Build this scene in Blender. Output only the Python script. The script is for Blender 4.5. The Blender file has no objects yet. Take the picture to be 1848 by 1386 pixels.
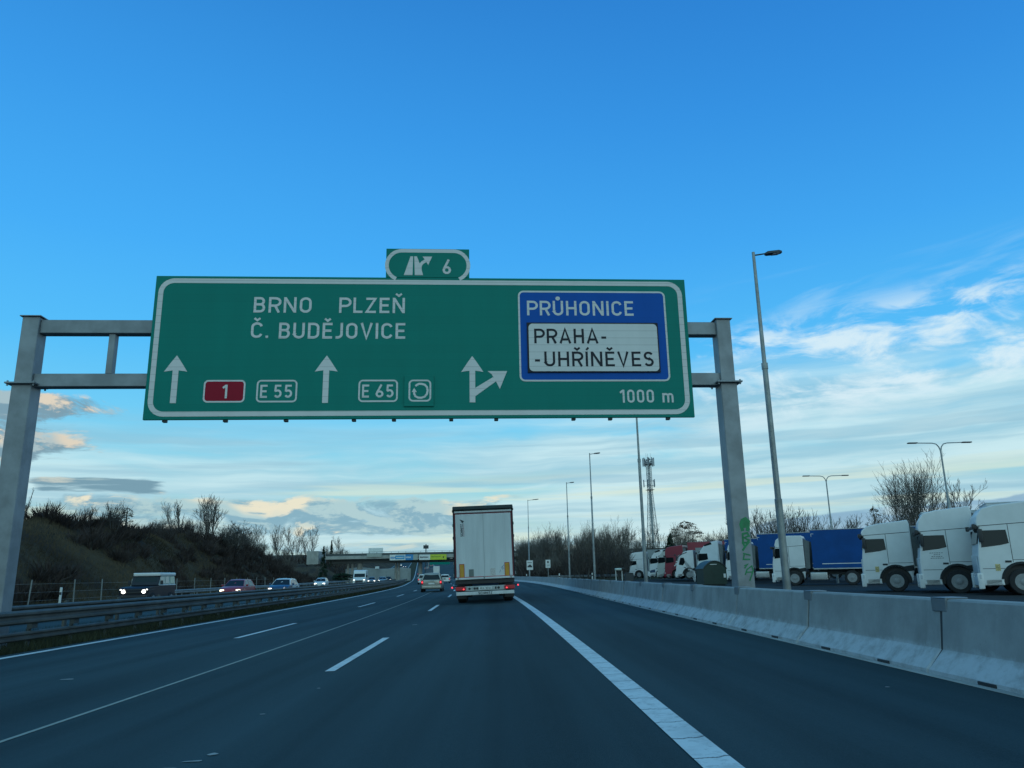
import bpy, bmesh, math, random
from math import sin, cos, pi, radians, atan2, exp
from mathutils import Vector, Matrix
C = bpy.context.scene.collection
SC = bpy.context.scene
K = 0.92            # metres per unit of the road survey grid
EYE = 1.15

# ------------------------------------------------------------------ camera
cam_d = bpy.data.cameras.new('camera'); cam = bpy.data.objects.new('camera', cam_d); C.objects.link(cam)
SC.camera = cam
cam_d.sensor_width = 36; cam_d.lens = 36 * 1388 / 1848
cam_d.clip_start = 0.1; cam_d.clip_end = 20000
TH, PS, RO = radians(13.9015), radians(1.1058), radians(1.1)
_r = Vector((cos(PS), -sin(PS), 0)); _f0 = Vector((sin(PS), cos(PS), 0)); _z = Vector((0, 0, 1))
_f = _f0 * cos(TH) + _z * sin(TH); _u = -_f0 * sin(TH) + _z * cos(TH)
_r2 = _r * cos(RO) - _u * sin(RO); _u2 = _r * sin(RO) + _u * cos(RO)
cam.matrix_world = Matrix(((_r2.x, _u2.x, -_f.x, 0), (_r2.y, _u2.y, -_f.y, 0), (_r2.z, _u2.z, -_f.z, EYE), (0, 0, 0, 1)))

# ------------------------------------------------------------------ colour helpers
def lin(c):
    c = c / 255.0
    return c / 12.92 if c <= 0.04045 else ((c + 0.055) / 1.055) ** 2.4
def rgb(r, g, b): return (lin(r), lin(g), lin(b), 1)

class NT:
    """small helper to write node graphs as expressions"""
    def __init__(s, tree): s.t = tree; s.n = tree.nodes; s.l = tree.links
    def new(s, typ, **kw):
        n = s.n.new(typ)
        for k, v in kw.items(): setattr(n, k, v)
        return n
    def put(s, sock, v):
        if isinstance(v, bpy.types.NodeSocket): s.l.new(v, sock)
        elif v is not None: sock.default_value = v
    def m(s, op, a, b=0.0, c=None, clamp=False):
        n = s.new('ShaderNodeMath', operation=op, use_clamp=clamp)
        s.put(n.inputs[0], a); s.put(n.inputs[1], b)
        if c is not None: s.put(n.inputs[2], c)
        return n.outputs[0]
    def mix(s, f, a, b, typ='MIX'):
        n = s.new('ShaderNodeMix', data_type='RGBA', blend_type=typ)
        s.put(n.inputs[0], f); s.put(n.inputs[6], a); s.put(n.inputs[7], b)
        return n.outputs[2]
    def step(s, x, a, b):
        n = s.new('ShaderNodeMapRange', interpolation_type='SMOOTHSTEP')
        s.put(n.inputs[0], x); n.inputs[1].default_value = a; n.inputs[2].default_value = b
        return n.outputs[0]
    def comb(s, x, y, z=0.0):
        n = s.new('ShaderNodeCombineXYZ')
        s.put(n.inputs[0], x); s.put(n.inputs[1], y); s.put(n.inputs[2], z); return n.outputs[0]
    def noise(s, vec, scale, detail=4, rough=0.55, dist=0.0):
        n = s.new('ShaderNodeTexNoise'); s.put(n.inputs['Vector'], vec)
        n.inputs['Scale'].default_value = scale; n.inputs['Detail'].default_value = detail
        n.inputs['Roughness'].default_value = rough; n.inputs['Distortion'].default_value = dist
        return n.outputs[0]
    def ramp(s, f, stops):
        n = s.new('ShaderNodeValToRGB'); s.put(n.inputs[0], f); e = n.color_ramp.elements
        while len(e) < len(stops): e.new(0.5)
        for i, (p, c) in enumerate(stops): e[i].position = p; e[i].color = c
        return n.outputs[0]

# ------------------------------------------------------------------ sky (world)
SUN_EL, SUN_AZ = radians(9), radians(165)     # low sun behind the camera, azimuth from +Y
W = bpy.data.worlds.new('World'); SC.world = W; W.use_nodes = True
t = NT(W.node_tree); t.n.clear()
out = t.new('ShaderNodeOutputWorld'); bg = t.new('ShaderNodeBackground'); t.l.new(bg.outputs[0], out.inputs[0])
tc = t.new('ShaderNodeTexCoord'); sx = t.new('ShaderNodeSeparateXYZ'); t.l.new(tc.outputs['Generated'], sx.inputs[0])
X, Y, Z = sx.outputs
el = t.m('MULTIPLY', t.m('ARCSINE', Z), 57.2958)
az = t.m('MULTIPLY', t.m('ARCTAN2', X, Y), 57.2958)
base = t.ramp(t.m('DIVIDE', el, 60.0, clamp=True), [
    (0.0, rgb(206, 224, 208)), (2.5/60, rgb(192, 220, 210)), (5/60, rgb(164, 216, 222)), (8/60, rgb(142, 214, 236)),
    (11.5/60, rgb(112, 204, 246)), (16/60, rgb(86, 190, 250)), (23/60, rgb(70, 173, 247)), (32/60, rgb(58, 154, 233)),
    (41/60, rgb(48, 134, 213)), (1.0, rgb(40, 112, 190))])
# side to side drift of the blue: deeper to the upper right
side = t.m('MULTIPLY', t.step(az, -30, 45), t.step(el, 8, 40))
base = t.mix(t.m('MULTIPLY', side, 0.35), base, rgb(30, 108, 200))
# cloud noise helpers, all in degrees of azimuth and elevation
def gaus(x, c, w):
    d = t.m('DIVIDE', t.m('SUBTRACT', x, c), w)
    return t.m('POWER', 2.71828, t.m('MULTIPLY', t.m('MULTIPLY', d, d), -1.0))
def field(sx_, sy_, seed, det=7, rough=0.55, dist=0.2, slope=0.0, de=0.0, warp=0.0):
    e = t.m('ADD', t.m('SUBTRACT', el, t.m('MULTIPLY', az, slope)), de)
    if warp: e = t.m('ADD', e, t.m('MULTIPLY', t.m('SUBTRACT', t.noise(t.comb(t.m('DIVIDE', az, 9), t.m('DIVIDE', el, 5), seed + 20), 1.0, 3), 0.5), warp))
    return t.noise(t.comb(t.m('DIVIDE', az, sx_), t.m('DIVIDE', e, sy_), seed), 1.0, det, rough, dist)
def win(x, a, b, c, d): return t.m('MULTIPLY', t.step(x, a, b), t.m('SUBTRACT', 1.0, t.step(x, c, d)))
# broad pale layer over the lower sky, thicker and higher to the right
top = t.m('ADD', 9.2, t.m('MULTIPLY', t.step(az, -14, 22), 5.0))
low = t.m('SUBTRACT', 1.0, t.step(t.m('SUBTRACT', el, top), -3.5, 3.0))
n1 = field(20, 2.6, 3.7, 8, 0.55, 0.3, 0.03, 0, 2.5)
n3 = field(30, 1.5, 14.2, 6, 0.55, 0.2, 0.02, 0, 1.2)
veil = t.m('MULTIPLY', t.step(t.m('ADD', n1, t.m('MULTIPLY', low, 0.12)), 0.38, 0.64), low)
shade = t.step(t.m('ADD', t.m('MULTIPLY', n3, 0.7), t.m('MULTIPLY', n1, 0.3)), 0.38, 0.62)
col = t.mix(t.m('MULTIPLY', veil, 0.85), base, t.mix(shade, rgb(158, 202, 220), rgb(208, 236, 241)))
# grey-blue strata low on the right and centre
n5 = field(34, 1.15, 8.8, 6, 0.5, 0.2, 0.015, 0, 0.8)
stra = t.m('MULTIPLY', t.step(n5, 0.50, 0.62), win(el, 3.0, 4.5, 8.5, 12))
col = t.mix(t.m('MULTIPLY', stra, 0.5), col, rgb(146, 190, 210))
cre = t.m('MULTIPLY', t.step(field(26, 0.9, 21.3, 5, 0.5, 0.2, 0.01), 0.52, 0.66), win(el, 1.5, 2.5, 5.5, 8))
col = t.mix(t.m('MULTIPLY', cre, 0.7), col, rgb(216, 232, 216))
# bright fleecy patches on the right
n2 = field(6.0, 2.2, 9.1, 9, 0.60, 0.4, -0.03, 0, 1.6)
puff = t.m('MULTIPLY', t.step(n2, 0.43, 0.63), t.m('MULTIPLY', win(t.m('SUBTRACT', el, t.m('MULTIPLY', az, 0.06)), 7.5, 10.5, 14.2, 17.2), t.step(az, 10, 18)))
col = t.mix(t.m('MULTIPLY', puff, 0.9), col, rgb(220, 240, 248))
n6 = field(11, 1.2, 1.3, 6, 0.52, 0.4, 0.13, 0, 0.8)
st = t.m('MULTIPLY', t.step(n6, 0.50, 0.72), t.m('MULTIPLY', win(el, 12, 15, 18, 21.5), t.step(az, 13, 25)))
col = t.mix(t.m('MULTIPLY', st, 0.4), col, rgb(184, 222, 246))
# cumulus: two slices of one noise give lit tops and grey undersides
def cumulus(col, mask, sx_, sy_, seed, lo, hi, dark, mid, light, amt=1.0, dz=0.6, lo_lit=-0.01, hi_lit=0.10):
    a = field(sx_, sy_, seed, 10, 0.60, 0.5); b = field(sx_, sy_, seed, 10, 0.60, 0.5, 0.0, dz)
    al = t.m('MULTIPLY', t.step(t.m('SUBTRACT', a, t.m('MULTIPLY', t.m('SUBTRACT', 1.0, mask), 0.40)), lo, hi), t.step(mask, 0.02, 0.3))
    lit = t.step(t.m('SUBTRACT', a, b), lo_lit, hi_lit)
    warm = t.step(t.noise(t.comb(t.m('DIVIDE', az, 5), t.m('DIVIDE', el, 3), seed + 5), 1.0, 2), 0.40, 0.56)
    return t.mix(t.m('MULTIPLY', al, amt), col, t.mix(lit, dark, t.mix(warm, mid, light)))
m1 = t.m('MULTIPLY', win(el, 2.4, 3.2, 5.0, 6.4), win(az, -36, -27, -3, 5))
col = cumulus(col, m1, 4.0, 1.35, 2.2, 0.33, 0.50, rgb(132, 174, 192), rgb(176, 206, 210), rgb(238, 230, 204), 0.92, 0.7, -0.06, 0.07)
m2 = t.m('MULTIPLY', win(el, 0.8, 1.4, 2.3, 3.0), win(az, -16, -10, 6, 14))
col = cumulus(col, m2, 9, 1.0, 7.7, 0.38, 0.54, rgb(130, 174, 192), rgb(160, 196, 206), rgb(200, 214, 206), 0.8)
m3 = t.m('MULTIPLY', win(el, 6.6, 7.8, 11.4, 13.0), t.m('SUBTRACT', 1.0, t.step(az, -31.0, -22.5)))
col = cumulus(col, m3, 4.6, 1.5, 12.1, 0.36, 0.52, rgb(124, 156, 172), rgb(168, 190, 196), rgb(226, 212, 190), 0.95, 0.6)
m4 = t.m('MULTIPLY', win(el, 5.4, 5.8, 6.3, 6.9), win(az, -33, -30, -25, -22))
col = cumulus(col, m4, 9, 1.2, 4.4, 0.30, 0.45, rgb(116, 154, 172), rgb(150, 180, 188), rgb(196, 204, 196), 0.95)
m5 = t.m('MULTIPLY', win(t.m('SUBTRACT', el, t.m('MULTIPLY', t.m('SUBTRACT', az, 20), 0.07)), 0.0, 1.2, 2.9, 3.6), t.step(az, 15, 21))
col = cumulus(col, m5, 10, 2.2, 6.3, 0.24, 0.36, rgb(124, 164, 196), rgb(140, 180, 206), rgb(186, 212, 222), 0.75)
# behind the camera: bright veiled evening sky round the low sun
sky = t.new('ShaderNodeTexSky', sky_type='NISHITA', sun_disc=False, sun_elevation=SUN_EL, sun_rotation=SUN_AZ)
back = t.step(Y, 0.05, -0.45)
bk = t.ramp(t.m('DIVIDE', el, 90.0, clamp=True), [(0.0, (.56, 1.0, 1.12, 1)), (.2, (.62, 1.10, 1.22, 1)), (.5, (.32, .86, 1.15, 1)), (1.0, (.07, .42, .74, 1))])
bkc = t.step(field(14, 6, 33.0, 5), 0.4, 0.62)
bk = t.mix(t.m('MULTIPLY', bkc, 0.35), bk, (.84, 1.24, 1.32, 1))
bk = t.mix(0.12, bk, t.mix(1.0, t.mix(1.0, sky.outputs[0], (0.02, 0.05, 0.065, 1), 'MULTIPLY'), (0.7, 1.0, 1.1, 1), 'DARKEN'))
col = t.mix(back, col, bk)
up_ = t.step(el, 42, 70)
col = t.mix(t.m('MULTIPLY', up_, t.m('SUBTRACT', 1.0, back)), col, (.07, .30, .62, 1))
col = t.mix(t.step(el, -1.5, -0.4), (0.02, 0.03, 0.035, 1), col)
t.l.new(col, bg.inputs[0]); bg.inputs[1].default_value = 1.0

# ------------------------------------------------------------------ sun: low, veiled by cloud, from behind
sd = bpy.data.lights.new('sun', 'SUN'); so = bpy.data.objects.new('sun', sd); C.objects.link(so)
sd.energy = 0.15; sd.angle = radians(50); sd.color = (1.0, 0.97, 0.93)
_d = Vector((sin(SUN_AZ) * cos(SUN_EL), cos(SUN_AZ) * cos(SUN_EL), sin(SUN_EL)))
so.rotation_euler = _d.to_track_quat('Z', 'Y').to_euler()
SC.view_settings.view_transform = 'Standard'; SC.view_settings.look = 'None'
SC.view_settings.exposure = 0.0; SC.view_settings.gamma = 1.0

# ------------------------------------------------------------------ materials
MATS = {}
def mat(name, col, rough=0.6, metal=0.0, var=0.12, scale=3.0, bump=0.0, bscale=40.0, spec=0.5, emit=0.0, coat=0.0, stretch=(1, 1, 1), alpha=None):
    if name in MATS: return MATS[name]
    m = bpy.data.materials.new(name); m.use_nodes = True; MATS[name] = m
    q = NT(m.node_tree); b = q.n['Principled BSDF']
    if len(col) == 3: col = (*col, 1)
    b.inputs['Roughness'].default_value = rough; b.inputs['Metallic'].default_value = metal
    b.inputs['Specular IOR Level'].default_value = spec; b.inputs['Coat Weight'].default_value = coat
    c = q.new('ShaderNodeTexCoord').outputs['Object']
    if stretch != (1, 1, 1):
        mp = q.new('ShaderNodeMapping'); q.l.new(c, mp.inputs[0]); mp.inputs['Scale'].default_value = stretch; c = mp.outputs[0]
    if emit > 0:
        b.inputs['Emission Color'].default_value = col; b.inputs['Emission Strength'].default_value = emit
    if var > 0:
        nz = q.noise(c, scale, 6, 0.6)
        f = q.step(nz, 0.3, 0.7)
        lo = tuple(x * (1 - var) for x in col[:3]) + (1,); hi = tuple(min(1, x * (1 + var)) for x in col[:3]) + (1,)
        q.l.new(q.mix(f, lo, hi), b.inputs['Base Color'])
    else: b.inputs['Base Color'].default_value = col
    if bump > 0:
        bp = q.new('ShaderNodeBump'); bp.inputs['Strength'].default_value = bump; bp.inputs['Distance'].default_value = 0.02
        q.l.new(q.noise(c, bscale, 4), bp.inputs['Height']); q.l.new(bp.outputs[0], b.inputs['Normal'])
    return m
def mat_asphalt(name, base, streak):
    m = bpy.data.materials.new(name); m.use_nodes = True; MATS[name] = m
    q = NT(m.node_tree); b = q.n['Principled BSDF']
    c = q.new('ShaderNodeTexCoord').outputs['Object']; s = q.new('ShaderNodeSeparateXYZ'); q.l.new(c, s.inputs[0])
    lane = q.noise(q.comb(q.m('MULTIPLY', s.outputs[0], 1.1), q.m('MULTIPLY', s.outputs[1], 0.02)), 1.0, 4)
    patch = q.noise(q.comb(q.m('MULTIPLY', s.outputs[0], 0.5), q.m('MULTIPLY', s.outputs[1], 0.12)), 1.0, 6)
    grain = q.noise(c, 60.0, 3, 0.7)
    spots = q.step(q.noise(q.comb(q.m('MULTIPLY', s.outputs[0], 2.0), q.m('MULTIPLY', s.outputs[1], 0.5), 4.0), 1.0, 5), 0.62, 0.75)
    k = q.m('ADD', q.m('ADD', q.m('MULTIPLY', lane, streak), q.m('MULTIPLY', patch, 0.5)), q.m('MULTIPLY', grain, 0.55))
    k = q.m('SUBTRACT', k, q.m('MULTIPLY', spots, 0.08))
    q.l.new(q.mix(q.step(k, 0.65, 1.55), tuple(x * 0.55 for x in base) + (1,), tuple(x * 1.45 for x in base) + (1,)), b.inputs['Base Color'])
    b.inputs['Roughness'].default_value = 0.9; b.inputs['Specular IOR Level'].default_value = 0.15
    bp = q.new('ShaderNodeBump'); bp.inputs['Strength'].default_value = 0.5; bp.inputs['Distance'].default_value = 0.01
    q.l.new(q.noise(c, 90.0, 3, 0.7), bp.inputs['Height']); q.l.new(bp.outputs[0], b.inputs['Normal'])
    return m
def mat_paint_line(name, col, crack_every=0.0):
    m = bpy.data.materials.new(name); m.use_nodes = True; MATS[name] = m
    q = NT(m.node_tree); b = q.n['Principled BSDF']; b.inputs['Roughness'].default_value = 0.8; b.inputs['Specular IOR Level'].default_value = 0.2
    c = q.new('ShaderNodeTexCoord').outputs['Object']; s = q.new('ShaderNodeSeparateXYZ'); q.l.new(c, s.inputs[0])
    wear = q.step(q.noise(c, 14.0, 8, 0.7), 0.34, 0.5)
    wear2 = q.step(q.noise(c, 2.5, 6, 0.6), 0.3, 0.55)
    k = q.m('MULTIPLY', q.m('ADD', 0.72, q.m('MULTIPLY', wear, 0.28)), q.m('ADD', 0.8, q.m('MULTIPLY', wear2, 0.2)))
    if crack_every:
        jit = q.m('MULTIPLY', q.noise(q.comb(q.m('MULTIPLY', s.outputs[0], 6.0), q.m('MULTIPLY', s.outputs[1], 1.2)), 1.0, 5), 0.34)
        fr = q.m('FRACT', q.m('ADD', q.m('DIVIDE', s.outputs[1], crack_every), jit))
        edge = q.m('ABSOLUTE', q.m('SUBTRACT', fr, 0.5))
        k = q.m('MULTIPLY', k, q.m('SUBTRACT', 1.0, q.m('MULTIPLY', q.step(edge, 0.474, 0.488), 0.8)))
    q.l.new(q.mix(k, (0.04, 0.042, 0.045, 1), col), b.inputs['Base Color'])
    return m
def mat_sheeting(name, col, seam=0.19, seam_amt=0.16, rough=0.45):
    """retroreflective sheeting on narrow horizontal slats: a thin seam every slat"""
    m = bpy.data.materials.new(name); m.use_nodes = True; MATS[name] = m
    q = NT(m.node_tree); b = q.n['Principled BSDF']; b.inputs['Roughness'].default_value = rough; b.inputs['Specular IOR Level'].default_value = 0.12
    c = q.new('ShaderNodeTexCoord').outputs['Object']; s = q.new('ShaderNodeSeparateXYZ'); q.l.new(c, s.inputs[0])
    fr = q.m('FRACT', q.m('DIVIDE', s.outputs[2], seam))
    sm = q.m('MULTIPLY', q.step(q.m('ABSOLUTE', q.m('SUBTRACT', fr, 0.5)), 0.45, 0.485), seam_amt)
    slat = q.noise(q.comb(q.m('MULTIPLY', s.outputs[0], 0.15), q.m('FLOOR', q.m('DIVIDE', s.outputs[2], seam))), 1.3, 1)
    dirt = q.noise(q.comb(q.m('MULTIPLY', s.outputs[0], 2.0), q.m('MULTIPLY', s.outputs[2], 0.35)), 1.0, 6, 0.6)
    k = q.m('ADD', q.m('ADD', 0.86, q.m('MULTIPLY', slat, 0.12)), q.m('MULTIPLY', dirt, 0.2))
    k = q.m('SUBTRACT', q.m('SUBTRACT', k, 0.03), sm)
    vk = q.comb(k, k, k)
    q.l.new(q.mix(1.0, (*col, 1), vk, 'MULTIPLY'), b.inputs['Base Color'])
    return m
M_ASPH = mat_asphalt('asphalt', (0.029, 0.051, 0.058), 1.2)
M_PARK = mat_asphalt('parking_asphalt', (0.06, 0.061, 0.062), 0.3)
M_LINE = mat_paint_line('road_paint', (0.62, 0.63, 0.62, 1))
M_LINEC = mat_paint_line('thick_road_paint', (0.62, 0.63, 0.62, 1), 0.58)
M_WORN = mat_paint_line('worn_road_paint', (0.30, 0.31, 0.30, 1))
M_SEAM = mat_paint_line('joint_filler', (0.30, 0.31, 0.27, 1))
M_GREEN = mat_sheeting('green_sheeting', (0.0, 0.175, 0.14), seam_amt=0.07)
M_BLUE = mat_sheeting('blue_sheeting', (0.0, 0.075, 0.35), seam_amt=0.05)
M_WHITE = mat_sheeting('white_sheeting', (0.60, 0.58, 0.57), seam_amt=0.3)
M_RED = mat_sheeting('red_sheeting', (0.26, 0.006, 0.022), seam_amt=0.05)
M_BLACK = mat_sheeting('black_sheeting', (0.02, 0.022, 0.03), seam_amt=0.0)
M_STEEL = mat('painted_steel', (0.205, 0.225, 0.245), 0.5, 0.25, 0.2, 1.6, 0.05, 30)
M_GALV = mat('galvanised_steel', (0.24, 0.255, 0.255), 0.5, 0.5, 0.22, 2.0, 0.05, 20)
M_RAIL = mat('weathered_rail', (0.085, 0.083, 0.075), 0.65, 0.2, 0.25, 2.0, 0.08, 12)
M_POST = mat('dull_post', (0.06, 0.066, 0.066), 0.7, 0.2, 0.3, 3)
M_DARK = mat('dark_steel', (0.04, 0.045, 0.05), 0.6, 0.2, 0.1)
M_RUBBER = mat('tyre_rubber', (0.018, 0.018, 0.02), 0.85, 0, 0.15, 8)
M_BLKPL = mat('black_plastic', (0.022, 0.023, 0.026), 0.55, 0, 0.1)
M_GLASS = mat('dark_glass', (0.008, 0.012, 0.015), 0.06, 0, 0.0, spec=0.3)
M_LGLASS = mat('pale_glass', (0.25, 0.32, 0.30), 0.12, 0, 0.0, spec=0.8)
M_RIM = mat('wheel_rim', (0.24, 0.25, 0.26), 0.5, 0.4, 0.15, 8)
M_TAIL = mat('tail_lamp', (0.36, 0.008, 0.012), 0.3, 0, 0.0)
M_TAILON = mat('lit_tail_lamp', (1.0, 0.05, 0.07), 0.3, 0, 0.0, emit=1.6)
M_HEAD = mat('lit_headlamp', (1.0, 0.97, 0.88), 0.3, 0, 0.0, emit=3.2)
M_HEADY = mat('lit_yellow_headlamp', (1.0, 0.85, 0.6), 0.3, 0, 0.0, emit=2.8)
M_AMBER = mat('amber_reflector', (0.55, 0.26, 0.02), 0.45, 0, 0.08)
M_PLATE = mat('number_plate', (0.6, 0.6, 0.58), 0.5, 0, 0.05)
M_TANK = mat('aluminium_tank', (0.42, 0.42, 0.42), 0.4, 0.7, 0.1)
def paint(name, col, rough=0.32): return mat(name, col, rough, 0, 0.05, 1.5, coat=0.25)
P_TWHITE = M_TWHITE = paint('white_truck_paint', (0.62, 0.62, 0.62), 0.4)
def mat_concrete(name):
    m = bpy.data.materials.new(name); m.use_nodes = True; MATS[name] = m
    q = NT(m.node_tree); b = q.n['Principled BSDF']; b.inputs['Roughness'].default_value = 0.85; b.inputs['Specular IOR Level'].default_value = 0.25
    g = q.new('ShaderNodeNewGeometry').outputs['Position']; s = q.new('ShaderNodeSeparateXYZ'); q.l.new(g, s.inputs[0])
    cloud = q.noise(g, 1.6, 8, 0.62)
    stain = q.step(q.noise(q.comb(q.m('MULTIPLY', s.outputs[1], 2.2), q.m('MULTIPLY', s.outputs[2], 0.5), 0.0), 1.0, 7, 0.65), 0.52, 0.78)
    splash = q.step(q.m('ADD', s.outputs[2], q.m('MULTIPLY', q.noise(g, 4.5, 7, 0.7), 0.25)), 0.52, 0.42)
    pores = q.step(q.noise(g, 34.0, 3, 0.6), 0.66, 0.74)
    c1 = q.mix(q.step(cloud, 0.3, 0.7), (0.26, 0.26, 0.255, 1), (0.36, 0.36, 0.35, 1))
    c1 = q.mix(q.m('MULTIPLY', stain, 0.55), c1, (0.16, 0.165, 0.16, 1))
    c1 = q.mix(q.m('MULTIPLY', splash, q.step(q.noise(g, 5.0, 7, 0.7), 0.28, 0.60)), c1, (0.47, 0.48, 0.49, 1))
    c1 = q.mix(q.m('MULTIPLY', pores, 0.35), c1, (0.14, 0.14, 0.14, 1))
    q.l.new(c1, b.inputs['Base Color'])
    bp = q.new('ShaderNodeBump'); bp.inputs['Strength'].default_value = 0.35; bp.inputs['Distance'].default_value = 0.01
    q.l.new(q.noise(g, 18.0, 6, 0.65), bp.inputs['Height']); q.l.new(bp.outputs[0], b.inputs['Normal'])
    return m
M_CONC = mat_concrete('barrier_concrete')
M_CONC2 = mat('bridge_concrete', (0.30, 0.30, 0.28), 0.85, 0, 0.2, 0.6)
M_SOIL = None
def mat_ground(name, a, b_, c_, sc):
    m = bpy.data.materials.new(name); m.use_nodes = True; MATS[name] = m
    q = NT(m.node_tree); b = q.n['Principled BSDF']; b.inputs['Roughness'].default_value = 0.95; b.inputs['Specular IOR Level'].default_value = 0.1
    g = q.new('ShaderNodeNewGeometry').outputs['Position']
    n1 = q.step(q.noise(g, sc, 6, 0.6), 0.40, 0.58); n2 = q.step(q.noise(g, sc * 7, 6, 0.65), 0.4, 0.65)
    q.l.new(q.mix(q.m('MULTIPLY', n2, 0.6), q.mix(n1, (*a, 1), (*b_, 1)), (*c_, 1)), b.inputs['Base Color'])
    bp = q.new('ShaderNodeBump'); bp.inputs['Strength'].default_value = 0.8; bp.inputs['Distance'].default_value = 0.15
    q.l.new(q.noise(g, 5.0, 6, 0.7), bp.inputs['Height']); q.l.new(bp.outputs[0], b.inputs['Normal'])
    return m
M_GRASS = mat_ground('winter_grass', (0.034, 0.038, 0.018), (0.055, 0.050, 0.026), (0.026, 0.024, 0.015), 0.15)
M_SLOPE = mat_ground('slope_grass', (0.044, 0.031, 0.023), (0.092, 0.066, 0.038), (0.042, 0.031, 0.021), 0.09)
M_BARK = mat('bark', (0.075, 0.066, 0.058), 0.9, 0, 0.25, 4)
M_TWIG = mat('twigs', (0.060, 0.048, 0.042), 0.9, 0, 0.25, 0.8)
M_TWIGP = mat('pale_twigs', (0.115, 0.100, 0.085), 0.9, 0, 0.2, 0.8)
M_SCRUB = mat('scrub_twigs', (0.052, 0.040, 0.036), 0.95, 0, 0.45, 0.25, spec=0.1)
M_NEEDLE = mat('needles', (0.018, 0.036, 0.022), 0.9, 0, 0.3, 1.0, spec=0.2)
M_DRYLEAF = mat('dry_leaves', (0.085, 0.055, 0.03), 0.9, 0, 0.3, 1.0, spec=0.2)
M_BLADE = mat('grass_blades', (0.030, 0.032, 0.017), 0.9, 0, 0.4, 0.5, spec=0.15)

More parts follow.
